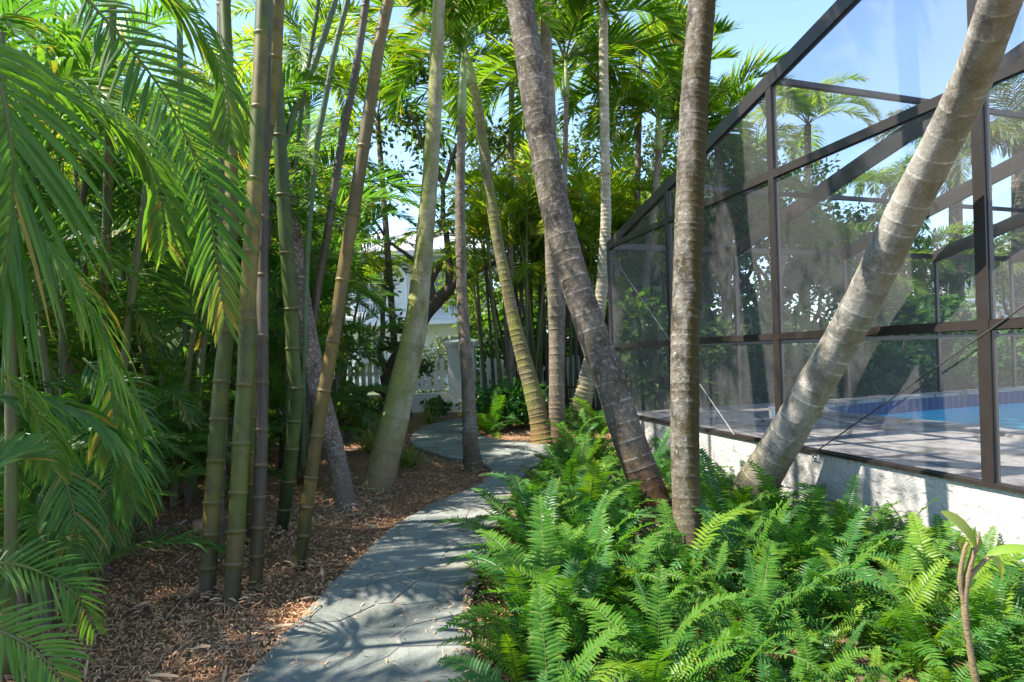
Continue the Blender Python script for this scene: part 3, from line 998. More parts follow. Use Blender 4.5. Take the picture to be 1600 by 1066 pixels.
for u, v in ((a_, b_),):
    m.face(m.vert((u.x, u.y, DECK)), m.vert((v.x, v.y, DECK)), m.vert((v.x, v.y, -0.1)), m.vert((u.x, u.y, -0.1)))
tag(m.build('deck_edge', M['stucco']), kind='structure')

pc = sum((Vector((x, y, 0)) for x, y in POOLS), Vector()) / len(POOLS)
pool = thing('swimming_pool', 'curved swimming pool with turquoise water and a navy tile band', 'pool', (pc.x, pc.y, DECK))
WZ = DECK - 0.21
m = MB(); lt = []; lb = []; run = 0
for i, (x, y) in enumerate(POOLS + [POOLS[0]]):
    if i: run += math.hypot(x - px_, y - py_)
    px_, py_ = x, y
    lt.append(m.vert((x, y, DECK - 0.004), (run / 0.158, 1, 0))); lb.append(m.vert((x, y, WZ - 0.03), (run / 0.158, 0, 0)))
for i in range(len(lt) - 1):
    m.face(lt[i], lt[i + 1], lb[i + 1], lb[i])
m.build('tile_band', M['tile'], pool)
m = MB(); lt = [m.vert((x, y, WZ - 0.03)) for x, y in POOLS]; lb = [m.vert((pc.x + (x - pc.x) * .93, pc.y + (y - pc.y) * .93, WZ - 0.255)) for x, y in POOLS]
for i in range(len(lt)):
    j = (i + 1) % len(lt)
    m.face(lt[i], lt[j], lb[j], lb[i])
m.face(*lb)
m.build('basin', M['basin'], pool)
m = MB(); m.face(*[m.vert((x, y, WZ)) for x, y in POOLS])
m.build('water_surface', M['water'], pool)
# coping
m = MB()
n_ = len(POOLS)
cin = []; 
for i in range(n_):
    a, b = Vector((*POOLS[i - 1], 0)), Vector((*POOLS[(i + 1) % n_], 0))
    t = (b - a).normalized(); nn = Vector((t.y, -t.x, 0))
    p = Vector((*POOLS[i], 0))
    if (p + nn * 0.1 - pc).length < (p - pc).length: nn = -nn
    cin.append([m.vert(p - nn * 0.03 + Vector((0, 0, DECK - 0.02))), m.vert(p - nn * 0.03 + Vector((0, 0, DECK + 0.028))), m.vert(p + nn * 0.26 + Vector((0, 0, DECK + 0.03))), m.vert(p + nn * 0.28 + Vector((0, 0, DECK + 0.002)))])
for i in range(n_):
    j = (i + 1) % n_
    for k in range(3):
        m.face(cin[i][k], cin[j][k], cin[j][k + 1], cin[i][k + 1])
m.build('coping', M['deck'], pool)

# small white box at the foot of the second post
bx = gr(1212, 654, DECK + 0.006) + Vector((0, 0, 0.065))
eb = thing('equipment_box', 'small white plastic box standing on the pool deck', 'box', bx - Vector((0, 0, 0.065)))
m = MB(); m.box(bx, 0.12, 0.12, 0.13); m.build('housing', M['plastic'], eb)
m = MB(); m.box(bx + Vector((0, 0, 0.073)), 0.128, 0.128, 0.016); m.build('lid', M['plastic'], eb)

# ------------------------------------------------------------------ near palms and bamboo
def gy(px, py):
    return gr(px, py).y
palm('speckled grey palm trunk leaning left behind the brown bamboo cane', [(541, 792, 29), (530, 735, 30), (513, 667, 31), (496, 600, 31), (474, 483, 27), (456, 342, 22), (436, 200, 19), (418, 0, 17)], gy(541, 792), 7.6, M['t1'], 6.4, 1, ARECA_F, 10, 1.2, 0.09, 0.025)
palm('pale green-grey palm trunk leaning right, standing alone in mulch', [(590, 766, 46), (602, 712, 45), (617, 655, 44), (645, 533, 38), (652, 490, 34), (666, 350, 27), (677, 200, 23), (686, 0, 20)], gy(590, 766), 7.6, M['t2'], 7.2, 2, XMAS, 13, 1.1, 0.16, 0.02, 0.2)
palm('slim grey palm trunk standing on the point of the mulch island', [(740, 735, 27), (735, 690, 24), (731, 600, 20), (726, 533, 18), (721, 430, 17), (719, 300, 15), (722, 178, 12)], gy(740, 735), 8.4, M['t3'], None, 3, XMAS, 5, 0.42, 0.12, 0.025, 0.35)
palm('mossy palm trunk with green crownshaft leaning left beyond the path', [(850, 690, 34), (843, 655, 31), (829, 600, 27), (806, 514, 21), (787, 424, 18), (769, 326, 17), (747, 169, 15), (738, 132, 15)], gy(850, 696), 10.6, M['t4'], None, 4, XMAS, 13, 1.0, 0.10, 0.03, 0.3)
palm('thick brown palm trunk leaning left out of the ferns', [(1028, 812, 54), (1006, 750, 52), (979, 675, 50), (954, 600, 48), (922, 510, 47), (894, 424, 46), (875, 356, 46), (860, 290, 45), (839, 169, 44), (826, 84, 43), (812, 0, 42)], gy(1028, 812), 6.0, M['t5'], 7.6, 5, XMAS, 13, 1.25, 0.15, 0.016, 0.22, nseg=32)
palm('straight grey palm trunk rising behind the thick leaning trunk', [(870, 692, 26), (870, 600, 24), (868, 487, 23), (862, 412, 20), (860, 300, 19), (860, 183, 18), (854, 84, 18), (852, 0, 17)], gy(870, 696), 10.2, M['t3'], 8.2, 6, XMAS, 12, 1.1, 0.11, 0.025, 0.2)
palm('pale ribbed palm trunk with a tan tie near the enclosure corner', [(905, 662, 32), (908, 640, 30), (916, 600, 26), (932, 520, 20), (942, 431, 18), (947, 337, 16), (946, 281, 15), (943, 84, 14), (943, 0, 13)], gy(905, 668), 11.5, M['t7'], 9.2, 7, XMAS, 12, 1.1, 0.085, 0.055, 0.2, ridge=True)
palm('upright lichen-grey palm trunk standing in the ferns before the screen', [(1079, 915, 47), (1076, 850, 44), (1072, 760, 43), (1070, 650, 44), (1070, 533, 44), (1073, 450, 44), (1080, 250, 43), (1088, 110, 43), (1096, 0, 42)], gy(1079, 915), 4.2, M['t8'], 7.0, 8, XMAS, 12, 1.15, 0.055, 0.018, 0.12, nseg=32)
palm('sunlit tan palm trunk leaning steeply right across the pool screen', [(1160, 800, 66), (1178, 765, 63), (1203, 722, 58), (1262, 623, 55), (1332, 500, 55), (1432, 300, 57), (1507, 150, 58), (1563, 0, 59)], gy(1160, 800), 3.15, M['t9'], 5.4, 9, GREENQ, 12, 1.0, 0.13, 0.014, 0.12, nseg=36)
# the tan tie on the ribbed trunk
tie = at(946, 271, 11.2)
m = MB(); m.tube([tie + Vector((0.10 * math.cos(a), 0.10 * math.sin(a), 0.012 * math.sin(a * 2))) for a in [i * 0.349 for i in range(19)]], [0.014] * 19, 6)
tag(m.build('trunk_tie', M['stump'], None, True, tie), 'tan strap tied round the pale ribbed palm trunk', 'strap')

def bam_leaves(mb, c, n, rad, seed, L=0.16):
    rr = random.Random(seed)
    for i in range(n):
        p = Vector(c) + Vector((rr.gauss(0, rad), rr.gauss(0, rad), rr.gauss(0, rad * 0.7)))
        yaw = rr.uniform(0, 6.28); pit = rr.uniform(-1.0, 0.3)
        d = Vector((math.cos(yaw) * math.cos(pit), math.sin(yaw) * math.cos(pit), math.sin(pit)))
        leaflet(mb, p, d, Vector((-math.sin(yaw), math.cos(yaw), rr.uniform(-.5, .5))), L * rr.uniform(0.6, 1.2), 0.02, 0.3, rr.random(), 0, 2)

def bamboo(label, pix, Y0, Y1, mat, top, seed, node=0.3, leaves=260):
    pts = px_line(pix, Y0, Y1)
    pts = extend_to(pts, top)
    root = thing('bamboo', label, 'bamboo', pts[0][:3], 'bamboo canes left of the path')
    _, rs = bamboo_culm(pts, mat, root, seed, node)
    if leaves:
        mb = MB(); rr = random.Random(seed)
        for i in range(7):
            p, r, s = rs[int(len(rs) * rr.uniform(0.72, 0.999))]
            if p.z < H + 0.66 * p.y: p = rs[-1][0]
            e = p + Vector((rr.uniform(-.7, .7), rr.uniform(-.7, .7), rr.uniform(-.1, .4)))
            mb.cur = 1
            mb.tube([p, (p + e) / 2 + Vector((0, 0, .08)), e], [0.006, 0.004, 0.002], 4, [(0.5, 0, 0)] * 3, False)
            mb.cur = 0
            bam_leaves(mb, (p * 0.4 + e * 0.6), leaves // 7, 0.28, seed * 10 + i)
        mb.build('foliage', [M['bamboo_leaf'], M['stem_green']], root)
    return root
bamboo('olive bamboo cane at the clump front with a pale lower ring', [(323, 937, 25), (333, 770, 25), (344, 620, 25), (355, 497, 23), (362, 300, 20), (357, 141, 18), (351, 0, 17)], gy(323, 937), 4.5, M['bam_olive'], 6.5, 21)
bamboo('thick brown and yellow bamboo cane at the front of the clump', [(361, 953, 26), (369, 836, 26), (378, 667, 26), (384, 581, 25), (387, 469, 25), (398, 300, 24), (403, 186, 23), (411, 0, 22)], gy(361, 953), 4.2, M['bam_olive'], 6.8, 22, 0.34)
bamboo('yellow bamboo cane crossing behind the thick front cane', [(392, 850, 15), (391, 700, 16), (394, 520, 17), (402, 340, 17), (415, 230, 18), (428, 125, 19), (435, 0, 19)], gy(392, 850), 4.6, M['bam_olive'], 6.2, 23, 0.33)
bamboo('straight grey bamboo cane with an orange foot', [(399, 924, 21), (401, 870, 21), (407, 735, 20), (410, 600, 19), (410, 452, 17), (412, 300, 16), (416, 100, 15), (419, 0, 14)], gy(399, 924), 4.4, M['bam_grey'], 6.2, 24, 0.3)
bamboo('dark green bamboo cane leaning over at the clump back', [(439, 835, 20), (452, 735, 21), (463, 620, 21), (459, 570, 21), (455, 480, 22), (448, 384, 22), (442, 300, 21), (434, 160, 20), (426, 0, 19)], gy(439, 835), 5.2, M['bam_dark'], 6.6, 25, 0.33)
bamboo('orange-brown bamboo cane leaning right beside the path', [(467, 891, 19), (483, 769, 20), (500, 650, 20), (522, 525, 20), (539, 410, 20), (557, 300, 20), (577, 172, 19), (595, 56, 18), (607, 0, 18)], gy(467, 891), 4.7, M['bam_brown'], 6.2, 26, 0.33)
bamboo('thin grey-brown bamboo cane leaning right, far behind the clump', [(470, 745, 12), (490, 500, 12), (512, 362, 12), (536, 211, 12), (553, 127, 12), (572, 0, 12)], 7.0, 7.0, M['bam_grey'], 7.8, 27, 0.42)
bamboo('thin blue-green bamboo cane leaning right behind the clump', [(474, 730, 8), (477, 560, 8), (480, 400, 9), (494, 239, 9), (508, 158, 9), (525, 70, 9), (543, 0, 9)], 6.6, 6.6, M['bam_blue'], 7.4, 28, 0.38)
bamboo('slanting green bamboo cane high behind the dark cane', [(392, 760, 10), (410, 420, 10), (449, 211, 10), (494, 93, 10), (524, 0, 9)], 7.4, 7.4, M['bam_blue'], 8.0, 29, 0.42)
bamboo('very thin green bamboo shoot behind the clump', [(446, 740, 6), (452, 400, 6), (458, 293, 6), (472, 170, 6), (498, 0, 6)], 7.2, 7.2, M['bam_dark'], 7.6, 30, 0.3)
bamboo('short grey bamboo cane tucked behind the olive front cane', [(346, 890, 14), (342, 780, 16), (348, 640, 16), (350, 480, 15), (347, 240, 13), (345, 0, 12)], gy(346, 890), 5.0, M['bam_grey'], 6.0, 31, 0.28)
bamboo('dark blue-green bamboo cane deep in the shade', [(300, 760, 9), (292, 600, 9), (288, 450, 9), (284, 250, 9), (280, 0, 9)], 7.0, 7.0, M['bam_blue'], 6.5, 32, 0.3)
bamboo('bright green bamboo cane among the left palm fronds', [(160, 800, 15), (160, 600, 15), (166, 400, 14), (172, 150, 13), (176, 0, 12)], 6.0, 6.0, M['bam_olive'], 6.6, 33, 0.3)
p = gr(310, 832)
m = MB(); m.tube([p - Vector((0, 0, .03)), p + Vector((0, 0, .03)), p + Vector((0, 0, .10))], [0.04, 0.042, 0.043], 14)
tag(m.build('bamboo_stump', M['stump'], None, False, p), 'short tan cut bamboo stump in the mulch behind the clump', 'stump', )

# ------------------------------------------------------------------ areca clumps
def areca(X, Y, h, ns, per, label, seed, kit, spread=0.45, sc=1.0, group=None, lean=0.25, low=0, lo=0.25):
    rr = random.Random(seed)
    root = thing('areca_palm', label, 'palm', (X, Y, 0), group)
    for i in range(ns):
        a = rr.uniform(0, 6.28); r = spread * math.sqrt(rr.random())
        bx_, by_ = X + r * math.cos(a), Y + r * math.sin(a)
        hh = h * rr.uniform(lo, 0.72) if i else h * 0.7
        tx, ty = bx_ + lean * hh * math.cos(a) * rr.uniform(.2, 1), by_ + lean * hh * math.sin(a) * rr.uniform(.2, 1)
        pts = [(bx_, by_, -0.03, 0.04), ((bx_ * .6 + tx * .4), (by_ * .6 + ty * .4), hh * 0.5, 0.034), (tx, ty, hh, 0.026)]
        sp = spline(pts, 10)
        mb = MB()
        mb.tube([q[:3] for q in sp], [q[3] * (1.12 if k % 2 else 1.0) for k, q in enumerate(sp)], 8)
        mb.build('stem', M['stem_brown'] if rr.random() < 0.35 else M['stem_green'], root, True)
        for k in range(per):
            m_ = kit[rr.randrange(len(kit))]
            child('frond', m_, root, (tx - X, ty - Y, hh - rr.uniform(0, 0.25)), (rr.uniform(-.12, .12), rr.uniform(-.12, .12), a + k * 2.399 + rr.uniform(-.4, .4)), sc * rr.uniform(0.75, 1.15))
    for k in range(low):
        m_ = kit[rr.choice((2, 4, 1))]
        child('frond', m_, root, (rr.uniform(-.3, .3), rr.uniform(-.3, .3), rr.uniform(0.1, 0.5)), (0, 0, rr.uniform(0, 6.28)), sc * rr.uniform(0.55, 0.85))
    return root
def ax(px, Y): return (px - CX) / F * Y
GL = 'areca palm clumps in the left thicket'
GB = 'tall areca clumps closing the far end of the garden'
left = [(-190, 4.4, 4.4, 5, 3), (95, 5.2, 4.6, 6, 4), (225, 6.6, 4.8, 6, 4), (20, 7.2, 6.2, 7, 4), (310, 8.0, 5.0, 6, 4), (418, 8.8, 5.0, 6, 4), (170, 9.6, 7.2, 7, 4), (-120, 6.0, 5.6, 6, 4)]
for i, (px, Y, h, ns, per) in enumerate(left):
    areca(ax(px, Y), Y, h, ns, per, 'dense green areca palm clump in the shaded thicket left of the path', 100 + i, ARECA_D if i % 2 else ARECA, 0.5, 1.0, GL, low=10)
for i, (x_, y_, h_) in enumerate([(-3.9, 0.2, 5.2), (-3.5, -1.0, 4.8), (-4.9, 3.0, 7.4), (-5.3, 1.8, 7.2)]):  # unseen clumps added left and behind to throw dappled shade on the path
    areca(x_, y_, h_, 7, 3, 'out-of-view areca clump added to shade the path', 180 + i, ARECA_D, 0.5, 0.85, 'added arecas that shade the path', low=2)
areca(ax(478, 9.6), 9.6, 4.4, 8, 5, 'dark drooping areca clump just left of the pale leaning trunk', 120, ARECA_D, 0.5, 1.0, None, low=5)
areca(ax(492, 12.2), 12.2, 5.8, 7, 5, 'areca clump rising at the left end of the picket fence', 121, ARECA_D, 0.4, 1.1, None, low=2)
leftfar = [(430, 13.5, 7.4), (330, 13.0, 7.6), (215, 14.0, 8.4), (90, 13.0, 8.6), (520, 16.5, 7.6), (-20, 11.5, 8.0)]
for i, (px, Y, h) in enumerate(leftfar):
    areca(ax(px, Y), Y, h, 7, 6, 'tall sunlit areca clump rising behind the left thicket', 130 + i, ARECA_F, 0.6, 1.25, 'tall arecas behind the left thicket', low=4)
cen = [(800, 15.6, 6.6), (825, 17.0, 7.2), (858, 15.8, 6.4), (905, 17.0, 7.0), (960, 16.0, 6.2), (1010, 18.0, 7.2), (1065, 17.0, 5.8)]
for i, (px, Y, h) in enumerate(cen):
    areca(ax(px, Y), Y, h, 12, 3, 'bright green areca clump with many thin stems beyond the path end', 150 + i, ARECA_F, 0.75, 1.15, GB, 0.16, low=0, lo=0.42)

# hand-placed fronds of the nearest areca on the left edge
near = thing('areca_palm', 'big near areca palm whose fronds hang in from the left edge', 'palm', (-2.55, 2.3, 0))
NEAR = [
    ([(-60, 40), (-5, 120), (16, 210), (20, 310), (6, 420), (-25, 540)], (1.9, 2.05), 0.54, 0.026, 38, 0.15, 0.85, 0.45, (0.15, -1, 0.5)),
    ([(-30, 95), (60, 122), (150, 168), (215, 225), (250, 300), (262, 390)], (2.6, 3.1), 0.36, 0.026, 40, 0.1, 0.5, 0.8, None),
    ([(120, -20), (215, 90), (275, 180), (318, 290), (338, 400), (352, 500)], (3.1, 3.3), 0.40, 0.024, 46, 0.15, 0.6, 0.35, (0.3, -1, 0.5)),
    ([(140, -70), (235, -30), (300, 30), (345, 110), (362, 215)], (2.9, 3.2), 0.36, 0.024, 40, 0.1, 0.5, 0.9, None),
    ([(-70, 780), (-30, 735), (10, 715), (60, 705)], (1.9, 2.1), 0.17, 0.015, 20, 0.2, 0.7, 0.2, (0, -1, 0.6)),
    ([(-60, 905), (0, 880), (60, 893), (115, 925), (150, 985)], (2.3, 2.5), 0.16, 0.012, 26, 0.2, 0.5, 0.35, (0, -0.8, 0.8)),
    ([(-70, 960), (0, 985), (60, 1020), (110, 1080)], (2.0, 2.1), 0.16, 0.013, 24, 0.2, 0.5, 0.3, (0, -0.8, 0.8)),
    ([(-40, 620), (50, 622), (130, 648), (185, 705), (210, 790)], (2.4, 2.7), 0.34, 0.030, 30, 0.1, 0.6, 0.8, None),
    ([(85, 700), (105, 760), (122, 830), (128, 905)], (3.2, 3.2), 0.27, 0.018, 30, 0.15, 0.7, 0.5, (0.2, -1, 0.4)),
    ([(-30, 560), (20, 600), (60, 650), (80, 730)], (2.2, 2.4), 0.24, 0.018, 26, 0.15, 0.6, 0.7, None),
    ([(20, 330), (90, 400), (150, 500), (175, 620), (180, 700)], (3.0, 3.2), 0.48, 0.030, 40, 0.1, 0.55, 0.7, None),
    ([(230, 640), (190, 690), (170, 760), (175, 850)], (3.9, 3.7), 0.32, 0.02, 32, 0.15, 0.65, 0.6, (0.2, -1, 0.4)),
    ([(130, 560), (190, 620), (220, 700), (228, 800)], (4.2, 4.0), 0.32, 0.02, 32, 0.15, 0.65, 0.6, (0.2, -1, 0.4)),
]
for i, (pix, (ya, yb), ll, lw, n, vee, fw, dr, up) in enumerate(NEAR):
    pts = [tuple(at(x, y, ya + (yb - ya) * k / (len(pix) - 1))) for k, (x, y) in enumerate(pix)]
    mb = MB()
    frond_on(mb, pts, 0.008, ll, lw, n, vee, fw, dr, 300 + i + (0 if i < 4 else 1), Vector(up).normalized() if up else None, 0.03, 4, 0.35, 0.04, plum=0.12, tipdead=0.8 if i == 2 else 0.15)
    mb.build('frond', [M['areca_dark'] if i in (7, 8, 11, 12) else M['areca'], M['rachis']], near)
for i, (px, w, Y) in enumerate([(14, 17, 2.9), (-30, 20, 2.4)]):
    pts = px_line([(px, 556 + 1.4 * F / Y, w), (px + 4, 650, w), (px - 4, 350, w * .9), (px - 14, 50, w * .7)], Y)
    sp = spline(pts, 12)
    mb = MB(); mb.tube([q[:3] for q in sp], [q[3] * (1.06 if k % 4 == 0 else 1.0) for k, q in enumerate(sp)], 10)
    mb.build('stem', M['stem_green'], near, True)

for i, (px, Y, h_) in enumerate([(40, 3.5, 1.0), (120, 4.4, 1.2), (195, 5.2, 1.3), (255, 6.4, 1.5), (70, 5.6, 1.6), (330, 7.6, 1.5), (150, 6.6, 1.8), (455, 8.4, 1.3)]):
    areca(ax(px, Y), Y, h_, 3, 5, 'young areca palm sprouting low from the mulch left of the bamboo', 400 + i, ARECA if i % 2 else ARECA_D, 0.2, 0.50, 'young arecas low in the left bed', low=4)
# the unseen arecas left of the frame edge are added to shade path and mulch
# ------------------------------------------------------------------ ferns
FERN = []
M['fern_dark'] = leaf_mat('fern_leaf_dark', (0.018, 0.085, 0.020), (0.050, 0.165, 0.028), rough=0.40, trans=0.32, tcol=(1.7, 1.8, 0.5))
M['fern_gold'] = leaf_mat('fern_leaf_gold', (0.070, 0.170, 0.014), (0.190, 0.300, 0.020), rough=0.42, trans=0.42, tcol=(1.7, 1.7, 0.3))
M['fern_dead'] = leaf_mat('fern_leaf_dead', (0.16, 0.10, 0.04), (0.28, 0.19, 0.08), trans=0.2)
for i, (L, a0, bend) in enumerate([(0.72, 1.25, 1.1), (0.80, 1.0, 1.3), (0.66, 0.75, 1.2), (0.85, 1.3, 1.9), (0.60, 0.5, 0.9), (0.75, 1.3, 0.7), (0.50, 1.1, 1.0), (0.78, 0.9, 1.8)]):
    mb = MB()
    rr = random.Random(500 + i)
    pts = [Vector(p) for p in spline(arch(L, a0, bend, side=(i % 3 - 1) * 0.15), 6)]
    mb.cur = 1
    mb.tube(pts[::3], [0.0035 * (1 - .7 * k / len(pts[::3])) for k in range(len(pts[::3]))], 4, None, False)
    mb.cur = 0
    npn = 31
    cum = [0]
    for a, b in zip(pts, pts[1:]): cum.append(cum[-1] + (b - a).length)
    j = 0
    for k in range(npn):
        t = 0.10 + 0.90 * (k + .5) / npn
        s = t * cum[-1]
        while j < len(pts) - 2 and cum[j + 1] < s: j += 1
        p = pts[j].lerp(pts[j + 1], (s - cum[j]) / (cum[j + 1] - cum[j]))
        T = (pts[j + 1] - pts[j]).normalized()
        S = T.cross(Vector((0, 0, 1))).normalized(); Nn = S.cross(T)
        prof = math.sin(math.pi * min(1, 0.16 + t * 0.80)) ** 0.7 if t > 0.5 else (0.62 + 0.38 * t / 0.5)
        wv = 0.06 * math.sin(t * 9 + i)
        for sd in (-1, 1):
            d = S * sd + T * (0.22 + .25 * t) + Nn * (0.12 + wv * 3 + rr.uniform(-.22, .22))
            leaflet(mb, p, d, T, 0.108 * prof * rr.uniform(.82, 1.1), 0.0205, 0.30, rr.random() * .5 + .5 * t, 0.0, 3, 0.3)
    FERN.append([mb.mesh('frond', [M[q_], M['rachis']]) for q_ in ('fern', 'fern_dark', 'fern_gold', 'fern_dead')])
def fern(x, y, sc, n, label, seed, group, z=0.0):
    rr = random.Random(seed)
    root = thing('fern', label, 'fern', (x, y, z), group)
    a0 = rr.uniform(0, 6.28)
    dk, gd = rr.uniform(0.15, 0.7), rr.uniform(0.0, 0.30 if x > 0.42 * y else 0.10)
    for k in range(n):
        u_ = rr.random()
        kind = 3 if (k > n - 3 and u_ < 0.22) else (1 if u_ < dk else (2 if u_ > 1 - gd else 0))
        child('frond', FERN[2 if kind == 3 else rr.randrange(8)][kind], root, (rr.uniform(-.07, .07), rr.uniform(-.07, .07), 0), (rr.uniform(-.25, .25), rr.uniform(-.3, .2) + (0.5 if kind == 3 else 0), a0 + k * 2.399 + rr.uniform(-.3, .3)), sc * rr.uniform(0.65, 1.2))
    return root
def path_right(Y):
    """x of the right-hand path edge at depth Y"""
    best = -9
    for i in range(len(PATH)):
        a, b = PATH[i], PATH[(i + 1) % len(PATH)]
        if (a[1] > Y) != (b[1] > Y):
            x = a[0] + (b[0] - a[0]) * (Y - a[1]) / (b[1] - a[1])
            best = max(best, x)
    return best
fp = []
rf = random.Random(77)
tries = 0
trunks = [(gr(1028, 812), .30), (gr(1079, 915), .26), (gr(1160, 800), .30)]
while len(fp) < 205 and tries < 40000:
    tries += 1
    Y = rf.uniform(1.5, 8.8)
    xl = path_right(Y) + 0.20
    xr = C0.x + (9.6 - Y) * wdir.x / -wdir.y - 0.28
    X = rf.uniform(xl, xr)
    if X > 0.85 * Y + 0.7: continue
    if 4.1 < Y < 6.0 and 970 < X / Y * F + CX < 1112 - (Y - 4.1) * 10: continue
    if Y < 2.25 and 0.56 < X / Y < 0.86: continue
    if any((X - q[0]) ** 2 + (Y - q[1]) ** 2 < (0.235 if Y < 6 else .33) ** 2 for q in fp): continue
    if any((X - q.x) ** 2 + (Y - q.y) ** 2 < rr_ ** 2 for q, rr_ in trunks): continue
    if Y > 5 and abs(X - 1.35) < 0.3 and Y < 6: continue
    fp.append((X, Y, xl, xr))
for i, (X, Y, xl, xr) in enumerate(fp):
    if X - xl < 0.35: lb = 'green sword fern at the right edge of the stone path'; g = 'ferns along the path edge'
    elif xr - X < 0.4: lb = 'bright green sword fern growing against the white stucco wall'; g = 'ferns along the stucco wall'
    else: lb = 'green sword fern in the middle of the fern bed right of the path'; g = 'ferns filling the right bed'
    fern(X, Y, rf.choice((0.46, 0.56, 0.68, 0.82)) * rf.uniform(.9, 1.1) * (0.78 if Y < 3.2 else 1.0) * (0.85 if xr - X < .45 else 1.0), 15 if Y < 6.5 else 11, lb, 600 + i, g)
for i, (px, py, s) in enumerate([(765, 680, 1.2), (790, 672, 1.35), (815, 668, 1.2), (775, 662, 1.3), (805, 655, 1.3), (838, 655, 1.1), (885, 670, 1.2), (915, 690, 1.1), (940, 675, 1.2), (895, 700, .9)]):
    q = gr(px, py)
    fern(q.x, q.y, s, 13, 'deep green fern in the far bed beyond the path bend', 700 + i, 'ferns in the far bed')

# ------------------------------------------------------------------ small plants
def strap_plant(px, py, n, L, label, seed, mat, group=None, w=0.022):
    q = gr(px, py)
    rr = random.Random(seed)
    root = thing('spider_plant', label, 'plant', q, group)
    mb = MB()
    for k in range(n):
        yaw = rr.uniform(0, 6.28); el = rr.uniform(0.5, 1.4)
        d = Vector((math.cos(yaw) * math.cos(el), math.sin(yaw) * math.cos(el), math.sin(el)))
        leaflet(mb, q + Vector((rr.uniform(-.06, .06), rr.uniform(-.06, .06), 0)), d, Vector((-math.sin(yaw), math.cos(yaw), 0)), L * rr.uniform(.7, 1.1), w, 0.75, rr.random(), 0, 4, 0.3)
    mb.build('leaves', mat, root)
strap_plant(636, 733, 60, 0.42, 'pale striped spider plant right of the green-grey leaning trunk', 1, M['spider'])
strap_plant(578, 708, 60, 0.50, 'yellow-green spider plant left of the green-grey leaning trunk', 2, M['spider'])
strap_plant(592, 680, 50, 0.45, 'spider plant standing beneath the stone urn', 3, M['spider'])
strap_plant(671, 662, 55, 0.48, 'small yellow-green spider plant by the far end of the path', 4, M['spider'])
strap_plant(634, 672, 40, 0.40, 'spider plant half hidden behind the green-grey leaning trunk', 5, M['spider'])

def leaf_quad(mb, p, d, nrm, L, W, t):
    d = d.normalized()
    w = d.cross(nrm)
    if w.length < 1e-5: w = Vector((1, 0, 0))
    w.normalize()
    a = mb.vert(p, t); b = mb.vert(p + d * L * .45 + w * W / 2, t); c = mb.vert(p + d * L - nrm * L * .12, t); e = mb.vert(p + d * L * .45 - w * W / 2, t)
    mb.face(a, b, c, e)
def blob(mb, c, r, n, L, W, rr, hollow=0.5, flat=1.0, dark=0.0):
    for i in range(n):
        v = Vector((rr.gauss(0, 1), rr.gauss(0, 1), rr.gauss(0, 1))).normalized()
        rad = (hollow + (1 - hollow) * rr.random())
        p = Vector(c) + Vector((v.x * r[0], v.y * r[1], v.z * r[2])) * rad
        d = Vector((rr.gauss(0, 1), rr.gauss(0, 1), rr.gauss(0, .6))) + v * 0.8
        nr = (v * 0.6 + Vector((rr.gauss(0, .6), rr.gauss(0, .6), 0.6))).normalized()
        s = rr.uniform(.65, 1.25)
        leaf_quad(mb, p, d, nr, L * s, W * s, (rr.random(), 0, 0))

def shrub(px, py, label, seed, mat, r=(0.35, 0.3, 0.3), n=140, L=0.14, W=0.09, cat='shrub', Y=None, group=None):
    q = gr(px, py) if Y is None else Vector((ax(px, Y), Y, 0))
    rr = random.Random(seed)
    root = thing('shrub', label, cat, q, group)
    mb = MB()
    for k in range(6):
        a = rr.uniform(0, 6.28)
        e = q + Vector((r[0] * .6 * math.cos(a), r[1] * .6 * math.sin(a), r[2] * rr.uniform(.8, 1.5)))
        mb.tube([q, (q + e) / 2 + Vector((0, 0, .05)), e], [0.012, 0.009, 0.005], 5)
    mb.build('stem', M['stem_brown'], root)
    mb = MB()
    for k in range(6):
        c = q + Vector((rr.uniform(-.5, .5) * r[0], rr.uniform(-.5, .5) * r[1], r[2] * rr.uniform(.6, 1.5)))
        blob(mb, c, (r[0] * .6, r[1] * .6, r[2] * .55), n // 6, L, W, rr, 0.4)
    mb.build('foliage', mat, root)
    return root
shrub(775, 672, 'rounded dark green fern-like shrub right of the path bend', 15, M['fern_dark'], (.95, .6, .55), 1500, .16, .05)
shrub(684, 655, 'small dark broad-leaved shrub before the white gate pillar', 11, M['broad'], (.35, .3, .28), 120, .2, .14)
shrub(545, 690, 'dark broad-leaved shrub behind the speckled leaning trunk', 12, M['broad'], (.5, .4, .55), 240, .2, .14)
shrub(400, 790, 'tiny bright green weed tuft behind the bamboo feet', 13, M['broad_bright'], (.10, .10, .10), 120, .05, .012, 'plant')
shrub(596, 655, 'dark leafy plant growing beside the stone urn', 14, M['broad'], (.3, .25, .25), 90, .16, .11)

# stone urn
q = gr(603, 650)
urn = thing('garden_urn', 'weathered grey stone bird bath half behind the leaning trunk', 'bird bath', q)
m = MB()
m.tube([q + Vector((0, 0, z)) for z in (0, .06, .08, .3, .5, .54)], [.2, .2, .1, .075, .09, .14], 16)
m.build('pedestal', M['urn'], urn, True)
m = MB()
m.tube([q + Vector((0, 0, z)) for z in (.54, .60, .70, .74, .72, .66)], [.12, .25, .40, .42, .38, .22], 20)
m.build('bowl', M['urn'], urn, True)

